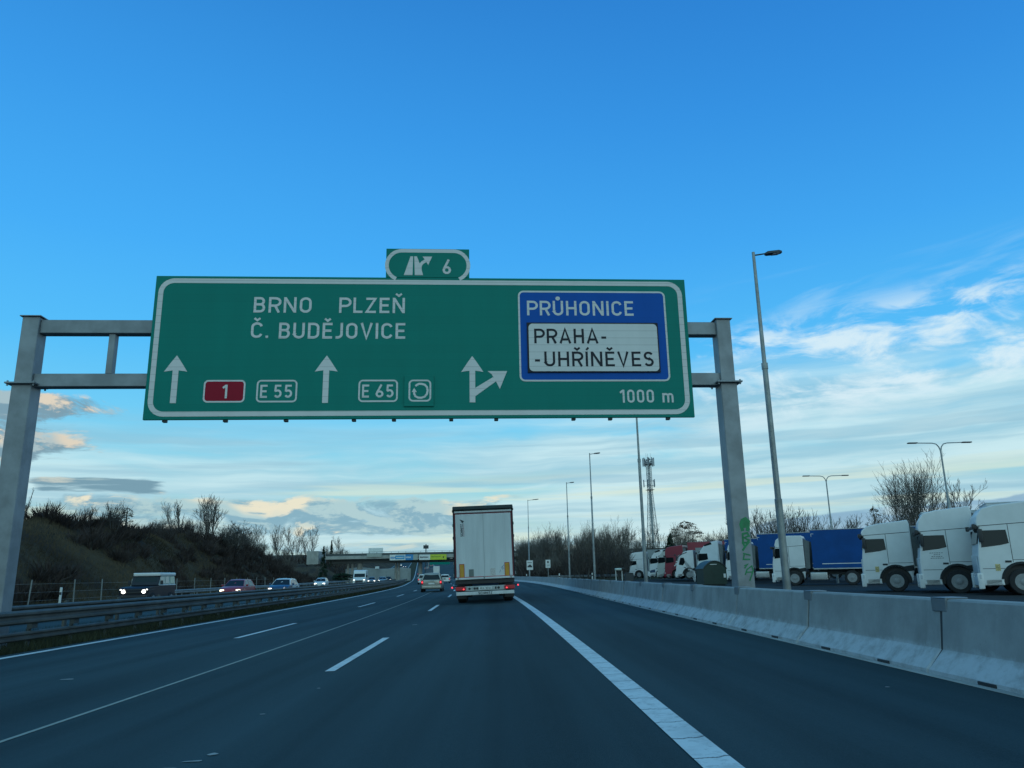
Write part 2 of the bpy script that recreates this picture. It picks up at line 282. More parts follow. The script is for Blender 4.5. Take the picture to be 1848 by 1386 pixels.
# ------------------------------------------------------------------ mesh builder
class MB:
    def __init__(s): s.v = []; s.f = []
    def add(s, vs, fs):
        o = len(s.v); s.v += [tuple(p) for p in vs]; s.f += [tuple(i + o for i in f) for f in fs]; return s
    def box(s, c, d, M=None):
        x, y, z = c; a, b, e = d[0] / 2, d[1] / 2, d[2] / 2
        vs = [Vector((x + i * a, y + j * b, z + k * e)) for i in (-1, 1) for j in (-1, 1) for k in (-1, 1)]
        if M: vs = [M @ p for p in vs]
        return s.add(vs, [(0, 1, 3, 2), (4, 6, 7, 5), (0, 4, 5, 1), (2, 3, 7, 6), (0, 2, 6, 4), (1, 5, 7, 3)])
    def frm(s, bm, M=None):
        bm.verts.ensure_lookup_table(); bm.verts.index_update()
        s.add([(M @ v.co if M else v.co.copy()) for v in bm.verts], [[v.index for v in f.verts] for f in bm.faces]); bm.free(); return s
    def bbox(s, c, d, bev=0.02, seg=2, M=None):
        bm = bmesh.new(); bmesh.ops.create_cube(bm, size=1)
        for v in bm.verts: v.co = Vector((v.co.x * d[0] + c[0], v.co.y * d[1] + c[1], v.co.z * d[2] + c[2]))
        bmesh.ops.bevel(bm, geom=bm.edges[:], offset=min(bev, min(d) * 0.45), segments=seg, profile=0.6, affect='EDGES')
        return s.frm(bm, M)
    def prism(s, pts, half, bev=0.0, seg=2, axis='x', off=0.0):
        """polygon pts in (y, z) extruded along x from -half to half (+off)"""
        bm = bmesh.new()
        a = [bm.verts.new((-half + off, p[0], p[1])) for p in pts]; b = [bm.verts.new((half + off, p[0], p[1])) for p in pts]
        n = len(pts); f1 = bm.faces.new(a[::-1]); f2 = bm.faces.new(b)
        for i in range(n): bm.faces.new((a[i], a[(i + 1) % n], b[(i + 1) % n], b[i]))
        bmesh.ops.recalc_face_normals(bm, faces=bm.faces[:])
        if bev > 0:
            ed = [e for e in bm.edges if (e.verts[0] in a) == (e.verts[1] in a)]
            bmesh.ops.bevel(bm, geom=ed, offset=bev, segments=seg, profile=0.6, affect='EDGES')
        return s.frm(bm)
    def cyl(s, p0, p1, r0, r1=None, n=12, cap=True):
        return s.tube([p0, p1], [r0, r0 if r1 is None else r1], n, cap)
    def tube(s, path, rad, n=6, cap=True):
        path = [Vector(p) for p in path]; rings = []
        ref = None
        for i, p in enumerate(path):
            d = (path[min(i + 1, len(path) - 1)] - path[max(i - 1, 0)])
            d = d.normalized() if d.length > 1e-9 else Vector((0, 0, 1))
            if ref is None: ref = d.orthogonal().normalized()
            u = (ref - d * ref.dot(d)); u = u.normalized() if u.length > 1e-6 else d.orthogonal().normalized(); ref = u
            w = d.cross(u)
            rings.append([p + (u * cos(2 * pi * k / n) + w * sin(2 * pi * k / n)) * rad[i] for k in range(n)])
        return s.loft(rings, cap)
    def loft(s, rings, cap=True, closed=True):
        n = len(rings[0]); vs = [p for r in rings for p in r]; fs = []
        for i in range(len(rings) - 1):
            for k in range(n if closed else n - 1):
                fs.append((i * n + k, i * n + (k + 1) % n, (i + 1) * n + (k + 1) % n, (i + 1) * n + k))
        if cap and closed: fs.append(tuple(range(n))[::-1]); fs.append(tuple(range((len(rings) - 1) * n, len(rings) * n)))
        return s.add(vs, fs)
    def ribbon(s, pts, w, fn, closed=False):
        """flat stroke of width w along 2-D pts, mapped to 3-D by fn"""
        P = [Vector(p) for p in pts]
        if closed and (P[0] - P[-1]).length < 1e-6: P = P[:-1]
        n = len(P); L = []; R = []
        for i, p in enumerate(P):
            a = P[i - 1] if (i > 0 or closed) else None; b = P[(i + 1) % n] if (i < n - 1 or closed) else None
            d1 = (p - a).normalized() if a is not None else None; d2 = (b - p).normalized() if b is not None else None
            d1 = d1 or d2; d2 = d2 or d1
            tn = (d1 + d2); tn = tn.normalized() if tn.length > 1e-6 else d1
            nn = Vector((-tn.y, tn.x)); q = max(0.55, nn.dot(Vector((-d1.y, d1.x))))
            L.append(p + nn * (w / 2 / q)); R.append(p - nn * (w / 2 / q))
        vs = [fn(*p) for p in L] + [fn(*p) for p in R]
        fs = [(i, n + i, n + (i + 1) % n, (i + 1) % n) for i in range(n if closed else n - 1)]
        return s.add(vs, fs)
    def poly(s, pts, fn): return s.add([fn(*p) for p in pts], [tuple(range(len(pts)))])
    def build(s, name, m, parent=None, smooth=None):
        me = bpy.data.meshes.new(name); me.from_pydata([tuple(p) for p in s.v], [], s.f); me.update()
        bm = bmesh.new(); bm.from_mesh(me); bmesh.ops.recalc_face_normals(bm, faces=bm.faces[:]) if len(s.f) < 20000 else None
        bm.to_mesh(me); bm.free()
        me.materials.append(m)
        if smooth is not None:
            me.shade_smooth(); me.set_sharp_from_angle(angle=radians(smooth))
        o = bpy.data.objects.new(name, me); C.objects.link(o)
        if parent is not None: o.parent = parent
        return o
def tag(o, label=None, cat=None, group=None, kind=None):
    if label: o['label'] = label
    if cat: o['category'] = cat
    if group: o['group'] = group
    if kind: o['kind'] = kind
    return o
def thing(name, label, cat, loc=(0, 0, 0), rz=0.0, group=None):
    o = bpy.data.objects.new(name, None); C.objects.link(o); o.empty_display_size = 0.3
    o.location = loc; o.rotation_euler = (0, 0, rz)
    return tag(o, label, cat, group)
def dup(root, loc, rz=0.0, label=None, group=None, scale=None):
    def cp(o, par):
        c = o.copy(); C.objects.link(c)
        if par is not None: c.parent = par
        for ch in list(o.children): cp(ch, c)
        return c
    r = cp(root, None); r.location = loc; r.rotation_euler = (0, 0, rz)
    if label: r['label'] = label
    if group: r['group'] = group
    if scale: r.scale = (scale, scale, scale) if isinstance(scale, (int, float)) else scale
    return r
def struct(o): o['kind'] = 'structure'; return o
def frange(a, b, st):
    r = []; x = a
    while x < b - 1e-6: r.append(x); x += st
    return r + [b]

# ------------------------------------------------------------------ road geometry
def xc(y): return -y * y / 2760 if y < 138 else -6.9 - 0.1 * (y - 138)
def zr(y):
    if y < 230: return 0.0
    if y < 370: return 1.3e-4 * (y - 230) ** 2
    if y < 740: return 2.55 + 0.0364 * (y - 370)
    return max(16.0 - 0.00006 * (y - 740) ** 2, 14.0 - 0.004 * (y - 740)) if y < 900 else 13.3
def xfall(d): return 0.025 * max(-10.0, min(d, 6.0))
def xbar(y):
    """front foot of the concrete barrier"""
    return 4.25 if y < 60 else 4.25 - 1.5 * (y - 60) ** 2 / 2760 if y < 106 else 3.1 - 0.075 * (y - 106)
def rp(y, d, dz=0.0): return (xc(y) + d, y, zr(y) + xfall(d) + dz)
YS = frange(-30, 150, 5) + frange(160, 1000, 20)
def strip(d0, d1, dz, ys=YS, cols=2, zf=None, right=None):
    mb = MB(); rings = []
    for y in ys:
        row = []
        for k in range(cols):
            a = d0 + (((right(y) if right else d1)) - d0) * k / (cols - 1)
            p = rp(y, a, dz); row.append(p if zf is None else (p[0], p[1], zf(y, a) + dz))
        rings.append(row)
    return mb.loft(rings, cap=False, closed=False)
struct(strip(-9.95, 6, 0.0, cols=9, right=lambda y: xbar(y) - xc(y) + 0.9).build('road', M_ASPH))
OPZ = -0.30
struct(strip(-25.6, -14.0, OPZ, cols=5, zf=lambda y, a: zr(y)).build('opposite_road', M_ASPH))
# painted lines
struct(strip(1.29 - 0.115, 1.29 + 0.115, 0.006, frange(-10, 150, 2.5) + frange(160, 760, 20)).build('right_edge_line', M_LINEC))
struct(strip(-9.50 - 0.11, -9.50 + 0.11, 0.006, frange(-10, 150, 2.5) + frange(160, 760, 20)).build('left_edge_line', M_LINE))
struct(strip(-4.08 - 0.028, -4.08 + 0.028, 0.005, frange(-10, 68, 2.5)).build('road_seam', M_SEAM))
dm = MB()
for d, y0, hw in ((-2.24, 11.25, 0.066), (-5.92, 18.9, 0.066)):
    y = y0 - 18.0 + (0 if d > -3 else 0)
    while y < 420:
        if y > 9 or d < -3:
            ys = [y, y + 2.8, y + 5.6]
            dm.loft([[rp(q, d - hw, 0.006), rp(q, d + hw, 0.006)] for q in ys], cap=False, closed=False)
        y += 17.6
for d in (-17.3, -21.1):
    for y in frange(20, 420, 18):
        dm.loft([[(xc(q) + d - 0.08, q, zr(q) + OPZ + 0.006), (xc(q) + d + 0.08, q, zr(q) + OPZ + 0.006)] for q in (y, y + 3, y + 6)], cap=False, closed=False)
struct(dm.build('lane_dashes', M_LINE))
om = MB()
for d in (-14.5, -24.6):
    om.loft([[(xc(q) + d - 0.1, q, zr(q) + OPZ + 0.006), (xc(q) + d + 0.1, q, zr(q) + OPZ + 0.006)] for q in frange(0, 150, 5) + frange(160, 760, 20)], cap=False, closed=False)
struct(om.build('opposite_edge_lines', M_LINE))
# worn scraps of old paint
rnd = random.Random(4)
sm = MB()
for (x, y, w, l) in ((-2.22, 5.55, .13, .05), (-2.12, 5.75, .10, .03), (-2.05, 5.95, .05, .05), (-2.2, 7.6, .04, .03), (-2.05, 9.2, .03, .03), (-6.0, 11.4, .13, .07), (-2.2, 20.5, .10, .14), (3.5, 7.4, .03, .03)):
    n = 7; pts = [(x + w * cos(2 * pi * k / n) * rnd.uniform(.5, 1), y + l * sin(2 * pi * k / n) * rnd.uniform(.4, 1)) for k in range(n)]
    sm.add([rp(b, a - xc(b), 0.006) for a, b in pts], [tuple(range(n))])
struct(sm.build('worn_paint_marks', M_WORN))

# ------------------------------------------------------------------ terrain
def hill(y, d):
    """height of the land left of the opposite carriageway"""
    base = -0.45
    s = max(0.0, min(1.0, (-26.8 - d) / 13.5)); s = s * s * (3 - 2 * s)
    m = 1.0 if y < 150 else max(0.0, 1 - (y - 150) / 55.0)
    if y > 215: m = min(1.0, (y - 215) / 40.0) * 0.8
    top = 6.9 + 1.1 * max(0, min(1, (100 - y) / 35)) + 0.6 * sin(y * 0.07) + 0.5 * sin(y * 0.19 + d * 0.2)
    far = max(0, min(1, (-45 - d) / 60)) * 1.5
    return base + s * m * (top + far) + 0.35 * sin(y * 0.5 + d * 0.7) * s * m
def land_r(y, d):
    x = xc(y) + d
    if y < 128: return -0.05
    s = min(1.0, (y - 128) / 70.0)
    return -0.05 + s * (1.2 + 0.6 * sin(x * 0.09))
cols = [-900, -400, -200, -120, -90, -70, -60, -54, -49, -45] + list(frange(-43, -26, 1.25)) + [-25.7, -25.4]
ys = frange(-60, 260, 4) + frange(280, 1000, 20)
mb = MB(); mb.loft([[(xc(y) + d, y, zr(y) + hill(y, d)) for d in cols] for y in ys], cap=False, closed=False)
struct(mb.build('embankment', M_SLOPE, smooth=60))
mb = MB(); mb.loft([[(xc(y) + d, y, zr(y) + z) for d, z in ((-14.1, -.34), (-13.4, -.36), (-12, -.38), (-10.6, -.34), (-9.9, -.27))] for y in YS], cap=False, closed=False)
struct(mb.build('median_verge', M_GRASS))
mb = MB(); mb.loft([[(xbar(y) + dd, y, zr(y) + land_r(y, xbar(y) + dd - xc(y)) - (0.05 if dd < 1 else 0)) for dd in (0.3, 2.0, 5, 12, 25, 45, 70, 110, 200, 400, 900)] for y in ys], cap=False, closed=False)
struct(mb.build('ground', M_GRASS, smooth=60))
mb = MB(); mb.loft([[(6.2, y, 0.0), (30, y, 0.0), (75, y, 0.0)] for y in frange(5, 126, 10)], cap=False, closed=False)
struct(mb.build('parking_lot', M_PARK))
mb = MB(); mb.add([(-9000, -4000, -2.0), (9000, -4000, -2.0), (9000, 15000, -2.0), (-9000, 15000, -2.0)], [(0, 1, 2, 3)])
struct(mb.build('far_ground', M_SLOPE))

# ------------------------------------------------------------------ concrete barrier
def bar_prof(x0, z0, h=0.72):
    return [(x0, z0), (x0, z0 + .05), (x0 + .17, z0 + .235), (x0 + .235, z0 + h - .02), (x0 + .255, z0 + h), (x0 + .425, z0 + h), (x0 + .445, z0 + h - .02), (x0 + .51, z0 + .235), (x0 + .68, z0 + .05), (x0 + .68, z0)]
SEGL = 3.45
ORD = ['nearest', 'second', 'third', 'fourth', 'fifth', 'sixth', 'seventh', 'eighth', 'ninth', 'tenth']
y = 8.1 - SEGL * 2; i = 0
while y < 190:
    y1 = y + SEGL - 0.035
    lab = (ORD[i] + ' concrete barrier block along the right shoulder, counted from the bottom right corner') if i < 8 else 'pale grey concrete barrier block in the far run of the right shoulder wall'
    o = thing('concrete_barrier', lab, 'barrier', (xbar(y), y, 0.106), 0, 'concrete blocks of the barrier wall')
    o.location.x += random.Random(i).uniform(-.012, .012); o.rotation_euler.z = random.Random(i + 50).uniform(-.004, .004)
    dx = xbar(y1) - xbar(y)
    rings = []
    for q in (0.0, 0.02, SEGL - 0.055, SEGL - 0.035):
        sh_ = 0.03 if q in (0.0, SEGL - 0.035) else 0.0
        pr = bar_prof(dx * q / SEGL, zr(y))
        cx = dx * q / SEGL + .34
        rings.append([(cx + (p[0] - cx) * (1 - sh_ * 2), q, p[1] * (1 - sh_ * .3)) for p in pr])
    MB().loft(rings).build('block', M_CONC, o)
    if y < 120:
        core = [[(p[0] * .9 + .034 + dx, q, p[1] * .97) for p in bar_prof(0, 0)] for q in (SEGL - .06, SEGL + .025)]
        MB().loft(core).build('joint_filler', M_BLKPL, o)
        pm = MB()
        pm.bbox((0.232, SEGL, 0.66), (0.03, 0.27, 0.125), 0.006, 1); pm.bbox((0.44, SEGL, 0.66), (0.03, 0.27, 0.125), 0.006, 1); pm.bbox((0.336, SEGL, 0.729), (0.235, 0.27, 0.014), 0.004, 1)
        pm.build('joint_plate', M_STEEL, o)
    if y < 70:
        for q in (0.9, 2.45):
            MB().bbox((0.012 + dx * q / SEGL, q, 0.022), (0.05, 0.26, 0.046), 0.004, 1).build('drain_slot', M_BLKPL, o)
    i += 1; y += SEGL
mb = MB(); mb.loft([[(xbar(q) - 0.07, q, xfall(4.2) + 0.004 + zr(q)), (xbar(q) - 0.06, q, xfall(4.2) + 0.016 + zr(q)), (xbar(q) - 0.004, q, xfall(4.2) + 0.016 + zr(q))] for q in frange(-5, 160, 5)], cap=False, closed=False)
struct(mb.build('barrier_footing', M_CONC2))

# ------------------------------------------------------------------ guard rails
def wbeam(hw=0.155, dep=0.07):
    return [(0, -hw), (dep * .5, -hw * .98), (dep, -hw * .72), (dep, -hw * .42), (dep * .25, -hw * .12), (dep * .25, hw * .12), (dep, hw * .42), (dep, hw * .72), (dep * .5, hw * .98), (0, hw)]
def sweep_rail(d, zc, prof, sgn, ys, zf):
    mb = MB(); rings = []
    for y in ys:
        pr = [(xc(y) + d + sgn * px, y, zf(y) + zc + pz) for px, pz in prof]
        pr += [(xc(y) + d + sgn * (px - 0.012), y, zf(y) + zc + pz) for px, pz in prof[::-1]]
        rings.append(pr)
    return mb.loft(rings)
RY = frange(2, 150, 4) + frange(158, 210, 8)
zmed = lambda y: zr(y) - 0.34
g = thing('guard_rail', 'weathered double-beam steel guard rail beside the left edge line of the near carriageway', 'guard rail')
sweep_rail(-10.52, 0.76, wbeam(.15, .08), 1, RY, zmed).build('upper_rail', M_RAIL, g, smooth=40)
sweep_rail(-10.60, 0.35, wbeam(.10, .06), 1, RY, zmed).build('lower_rail', M_RAIL, g, smooth=40)
mb = MB()
for y in frange(2, 208, 1.84)[:100]:
    x = xc(y) - 10.66; z = zmed(y)
    MB().box((x, y, z + 0.44), (0.05, 0.10, 0.92)).box((x + 0.075, y, z + 0.56), (0.10, 0.22, 0.12)).build('post', M_POST, g)
g = thing('guard_rail', 'single-beam steel guard rail beside the oncoming carriageway, behind the double-beam rail', 'guard rail')
sweep_rail(-13.45, 0.74, wbeam(.15, .08), 1, RY, zmed).build('rail', M_RAIL, g, smooth=40)
for y in frange(4, 208, 3.6)[:60]:
    MB().box((xc(y) - 13.56, y, zmed(y) + 0.45), (0.08, 0.14, 1.0)).build('post', M_RAIL, g)
g = thing('guard_rail', 'pale single-beam guard rail on the far shoulder of the oncoming carriageway below the slope', 'guard rail')
RY2 = frange(62, 150, 4) + frange(158, 210, 8)
sweep_rail(-26.0, 0.62, wbeam(.15, .08), 1, RY2, lambda y: zr(y) - 0.36).build('rail', M_GALV, g, smooth=40)
for y in frange(62, 208, 4):
    MB().box((xc(y) - 26.05, y, zr(y) - 0.02), (0.06, 0.10, 0.86)).build('post', M_GALV, g)
g = thing('guard_rail', 'galvanised guard rail behind the concrete barrier in front of the grass bank', 'guard rail')
mb = MB(); rings = []
for q in frange(0, 1, 0.1):
    x = 6.5 + 19 * q; y = 108 + 16 * q
    pr = [(x, y - px, 0.72 + pz) for px, pz in wbeam(.16, .08)]; pr += [(x, y - px + .012, 0.72 + pz) for px, pz in wbeam(.16, .08)[::-1]]
    rings.append(pr)
mb.loft(rings).build('rail', M_GALV, g, smooth=40)
for q in frange(0, 1, 0.125):
    MB().box((6.5 + 19 * q, 108.07 + 16 * q, 0.42), (0.1, 0.06, 0.9)).build('post', M_GALV, g)

# ------------------------------------------------------------------ sign gantry
GY = 20.66 * K; GYAW = atan2(1, 19.3)
gan = thing('sign_gantry', 'grey steel portal gantry spanning the near carriageway and carrying the big green sign', 'gantry', (0, GY, 0), GYAW)
def k_(*a): return [v * K for v in a]
for sL, sR, base in ((-12.92, -12.41, -0.42), (6.32, 6.785, -0.05)):
    cx = (sL + sR) / 2 * K; w = (sR - sL) * K; zf = 6.40 * K
    o = MB().bbox((cx, 0.25, (base + zf) / 2), (w, 0.46, zf - base), 0.015, 1).build('post', M_STEEL, gan)
    f = MB().bbox((cx, 0.25, zf + 0.02), (w + 0.24, 0.68, 0.04), 0.006, 1)
    for a in (-1, 1):
        for b in (-1, 1): f.cyl((cx + a * (w / 2 + .07), 0.25 + b * .28, zf - 0.05), (cx + a * (w / 2 + .07), 0.25 + b * .28, zf + 0.08), 0.022, n=6)
    f.build('flange', M_STEEL, gan)
    w2 = w * 0.88
    MB().bbox((cx, 0.25, (zf + .04 + 8.30 * K) / 2), (w2, 0.42, 8.30 * K - zf - .04), 0.015, 1).build('upper_post', M_STEEL, gan)
    MB().bbox((cx, 0.25, 8.30 * K + 0.012), (w2 + 0.1, 0.52, 0.024), 0.004, 1).build('cap', M_STEEL, gan)
a, b = -12.44 * K, 6.36 * K
MB().bbox(((a + b) / 2, 0.27, 8.05 * K), (b - a, 0.30, 0.35), 0.012, 1).build('top_beam', M_STEEL, gan)
MB().bbox(((a + b) / 2, 0.27, 6.54 * K), (b - a, 0.30, 0.33), 0.012, 1).build('bottom_beam', M_STEEL, gan)
for s in (-10.54, -7.4, -4.3, -1.2, 1.9, 4.6):
    MB().bbox((s * K, 0.27, 7.295 * K), (0.16, 0.2, (7.86 - 6.73) * K), 0.01, 1).build('strut', M_STEEL, gan)
# green spray tag on the right post
GR = [[(6.566, 2.267), (6.536, 2.443), (6.58, 2.554), (6.673, 2.595), (6.75, 2.529), (6.727, 2.36), (6.692, 2.265)], [(6.538, 2.395), (6.722, 2.408)], [(6.549, 2.507), (6.73, 2.488)], [(6.548, 1.966), (6.559, 2.194), (6.687, 2.217), (6.729, 2.137), (6.593, 2.092), (6.719, 2.027), (6.663, 1.958), (6.548, 1.966)], [(6.53, 1.973), (6.594, 1.855), (6.726, 1.995)], [(6.594, 1.855), (6.515, 1.753)], [(6.522, 1.683), (6.724, 1.629)], [(6.552, 1.651), (6.517, 1.527), (6.704, 1.523)], [(6.528, 1.355), (6.63, 1.4), (6.525, 1.293)], [(6.532, 1.122), (6.591, 1.26), (6.73, 1.351), (6.758, 1.226), (6.639, 0.971)], [(6.545, 1.19), (6.741, 1.195)]]
mb = MB(); kk = 0
for st_, wd in zip(GR, [.085, .09, .09, .05, .05, .05, .035, .035, .035, .032, .03]):
    kk += 1
    mb.ribbon([(p[0] * K, p[1] * K) for p in st_], wd, lambda u, v, kk=kk: (u, 0.0165 - 0.0006 * kk, v))
mb.build('graffiti', mat('green_spray', (0.006, 0.17, 0.06), 0.5, 0, 0.2, 6), gan)

# ------------------------------------------------------------------ lettering: single-weight road-sign strokes
def arc(cx, cy, rx, ry, a0, a1, n=10):
    return [(cx + rx * cos(radians(a0 + (a1 - a0) * k / n)), cy + ry * sin(radians(a0 + (a1 - a0) * k / n))) for k in range(n + 1)]
l_, T_ = 0.075, 0.925
def glyphs():
    G = {}
    bowlP = [(l_, T_)] + arc(.335, .6875, .2375, .2375, 90, -90) + [(l_, .45)]
    G['A'] = (.68, [[(.055, 0), (.335, .97), (.625, 0)], [(.15, .27), (.53, .27)]])
    G['B'] = (.59, [[(l_, 0), (l_, 1)], [(l_, T_)] + arc(.32, .725, .17, .2, 90, -90) + [(l_, .525)], [(l_, .525)] + arc(.33, .30, .185, .225, 90, -90) + [(l_, l_)]])
    G['C'] = (.60, [arc(.305, .695, .23, .23, 12, 180) + arc(.305, .305, .23, .23, 180, 348)])
    G['D'] = (.61, [[(l_, 1), (l_, 0)], [(l_, T_)] + arc(.305, .695, .23, .23, 90, 0) + arc(.305, .305, .23, .23, 0, -90) + [(l_, l_)]])
    G['E'] = (.53, [[(.52, T_), (l_, T_), (l_, l_), (.52, l_)], [(l_, .5), (.47, .5)]])
    G['G'] = (.62, [arc(.305, .695, .23, .23, 12, 180) + arc(.305, .305, .23, .23, 180, 360) + [(.535, .47), (.33, .47)]])
    G['H'] = (.62, [[(l_, 0), (l_, 1)], [(.545, 0), (.545, 1)], [(l_, .5), (.545, .5)]])
    G['I'] = (.15, [[(l_, 0), (l_, 1)]])
    G['J'] = (.40, [[(.325, 1), (.325, .29)] + arc(.12, .28, .205, .205, 0, -90) + [(.02, .075)]])
    G['L'] = (.49, [[(l_, 1), (l_, l_), (.48, l_)]])
    G['M'] = (.78, [[(l_, 0), (l_, 1)], [(.705, 0), (.705, 1)], [(l_, .96), (.39, .3), (.705, .96)]])
    G['N'] = (.65, [[(l_, 0), (l_, 1)], [(.575, 0), (.575, 1)], [(.09, .95), (.56, .05)]])
    G['O'] = (.61, [arc(.305, .695, .23, .23, 0, 180) + arc(.305, .305, .23, .23, 180, 360) + [(.535, .695)]])
    G['P'] = (.58, [[(l_, 0), (l_, 1)], bowlP])
    G['R'] = (.60, [[(l_, 0), (l_, 1)], bowlP, [(.33, .45), (.53, 0)]])
    G['S'] = (.56, [arc(.28, .715, .205, .21, 25, 270) + arc(.28, .29, .21, .215, 90, -155)])
    G['T'] = (.54, [[(.27, 0), (.27, T_)], [(0, T_), (.54, T_)]])
    G['U'] = (.61, [[(l_, 1), (l_, .305)] + arc(.305, .305, .23, .23, 180, 360) + [(.535, 1)]])
    G['V'] = (.64, [[(.06, 1), (.32, .03), (.58, 1)]])
    G['Z'] = (.56, [[(.03, T_), (.49, T_), (.065, l_), (.53, l_)]])
    G['-'] = (.36, [[(.02, .40), (.34, .40)]])
    G['.'] = (.16, [[(.08, 0), (.08, .15)]])
    G[' '] = (.32, [])
    G['0'] = (.52, [arc(.26, .74, .185, .185, 0, 180) + arc(.26, .26, .185, .185, 180, 360) + [(.445, .74)]])
    G['1'] = (.36, [[(.27, 0), (.27, 1)], [(.24, .93), (.03, .76)]])
    G['2'] = (.53, [arc(.26, .73, .19, .195, 165, -30) + [(.07, l_), (.5, l_)]])
    G['3'] = (.53, [arc(.25, .73, .19, .19, 150, -90), arc(.25, .31, .2, .235, 90, -150)])
    G['5'] = (.53, [[(.47, T_), (.12, T_), (.10, .55)] + arc(.25, .32, .2, .245, 125, -145)])
    G['6'] = (.55, [arc(.275, .275, .2, .2, 0, 360), [(.40, 1), (.115, .40)]])
    G['7'] = (.5, [[(.03, T_), (.45, T_), (.18, 0)]])
    G['8'] = (.54, [arc(.27, .745, .175, .18, 0, 360), arc(.27, .30, .2, .225, 0, 360)])
    G['9'] = (.55, [arc(.275, .725, .2, .2, 0, 360), [(.15, 0), (.435, .60)]])
    G['m'] = (.84, [[(l_, 0), (l_, .72)], arc(.2575, .47, .1825, .18, 180, 0) + [(.44, 0)], arc(.6, .47, .165, .18, 180, 0) + [(.765, 0)]])
    for base, ch in (('C', 'Č'), ('N', 'Ň'), ('E', 'Ě'), ('R', 'Ř')):
        w, s_ = G[base]; G[ch] = (w, s_ + [[(w / 2 - .15, 1.26), (w / 2, 1.12), (w / 2 + .15, 1.26)]])
    w, s_ = G['I']; G['Í'] = (w, s_ + [[(.06, 1.10), (.19, 1.27)]])
    w, s_ = G['U']; G['Ů'] = (w, s_ + [arc(.305, 1.165, .075, .075, 0, 360)])
    return G
GL = glyphs()
def write(mb, txt, u0, v0, h, u1, fn, wt=0.15):
    """write txt from u0 to u1 (fits the letter spacing) with cap height h"""
    ws = [GL[c][0] for c in txt]; tot = sum(ws) * h
    sq = 1.0; gap = 0
    if len(txt) > 1:
        sq = max(0.6, min(1.24, (u1 - u0 - 0.17 * h * (len(txt) - 1)) / tot)); gap = (u1 - u0 - tot * sq) / (len(txt) - 1)
    u = u0
    for c, w in zip(txt, ws):
        for j, st in enumerate(GL[c][1]):
            P = [(u + p[0] * h * sq, v0 + p[1] * h) for p in st]
            cl = len(P) > 3 and abs(P[0][0] - P[-1][0]) < 1e-5 and abs(P[0][1] - P[-1][1]) < 1e-5
            mb.ribbon(P, h * wt * (0.85 if ord(c) > 127 and j == len(GL[c][1]) - 1 else 1), lambda a, b, j=j: fn(a, b, j * 0.0012), closed=cl)
        u += w * h * sq + gap
    return mb
def rrect(u0, v0, u1, v1, r, n=8):
    return arc(u1 - r, v1 - r, r, r, 0, 90, n) + arc(u0 + r, v1 - r, r, r, 90, 180, n) + arc(u0 + r, v0 + r, r, r, 180, 270, n) + arc(u1 - r, v0 + r, r, r, 270, 360, n)
def ring(mb, u0, v0, u1, v1, r, w, fn):
    A = rrect(u0, v0, u1, v1, r); B = rrect(u0 + w, v0 + w, u1 - w, v1 - w, max(0.001, r - w)); n = len(A)
    return mb.add([fn(*p) for p in A] + [fn(*p) for p in B], [(i, (i + 1) % n, n + (i + 1) % n, n + i) for i in range(n)])
def slab(mb, u0, v0, u1, v1, r, yf, yb):
    A = rrect(u0, v0, u1, v1, r); n = len(A)
    return mb.add([(p[0], yf, p[1]) for p in A] + [(p[0], yb, p[1]) for p in A], [tuple(range(n)), tuple(range(2 * n - 1, n - 1, -1))] + [(i, (i + 1) % n, n + (i + 1) % n, n + i) for i in range(n)])

# ------------------------------------------------------------------ the big sign (hangs in front of the beams)
SY = GY - 0.17
sign = thing('motorway_sign', 'big green overhead motorway sign reading BRNO PLZEŇ with a blue PRŮHONICE panel', 'road sign', (0, SY, 0), GYAW)
def F(dy): return lambda u, v, e=0.0: (u * K, -dy - e, v * K)
mb = MB(); mb.bbox((-1.96 * K, 0.04, 7.395 * K), (14.80 * K, 0.08, 4.045 * K), 0.006, 1); mb.build('green_panel', M_GREEN, sign)
mb = MB(); ring(mb, -9.27, 5.455, 5.335, 9.345, 0.42, 0.135, F(0.006)); mb.build('white_border', M_WHITE, sign)
# exit tab on top
mb = MB(); mb.bbox((-1.93 * K, 0.035, 9.86 * K), (2.345 * K, 0.07, 0.868 * K), 0.006, 1); mb.build('exit_tab', M_GREEN, sign)
mb = MB(); fn = F(0.004)
tab = arc(-1.20, 9.79, .42, .44, -68, 90, 16) + arc(-2.66, 9.79, .42, .44, 90, 248, 16)
mb.ribbon(tab, 0.105, fn); mb.build('tab_border', M_WHITE, sign)
mb = MB(); fn = F(0.0045)
mb.poly([(-2.6, 9.49), (-2.358, 9.49), (-2.344, 10.061), (-2.42, 10.061)], fn)
mb.poly([(-2.294, 9.49), (-2.06, 9.49), (-2.1, 9.638), (-2.106, 9.74), (-2.17, 9.874), (-2.239, 10.062), (-2.315, 10.062)], fn)
mb.ribbon([(-2.16, 9.70), (-2.135, 9.80), (-2.08, 9.875), (-1.99, 9.93)], 0.09, F(0.0055))
mb.poly([(-1.918, 9.803), (-1.809, 10.057), (-2.078, 10.057)], F(0.0065))
mb.build('exit_symbol', M_WHITE, sign)
write(MB(), '6', -1.515, 9.53, 0.44, -1.515 + .25, F(0.005)).build('exit_number', M_WHITE, sign)
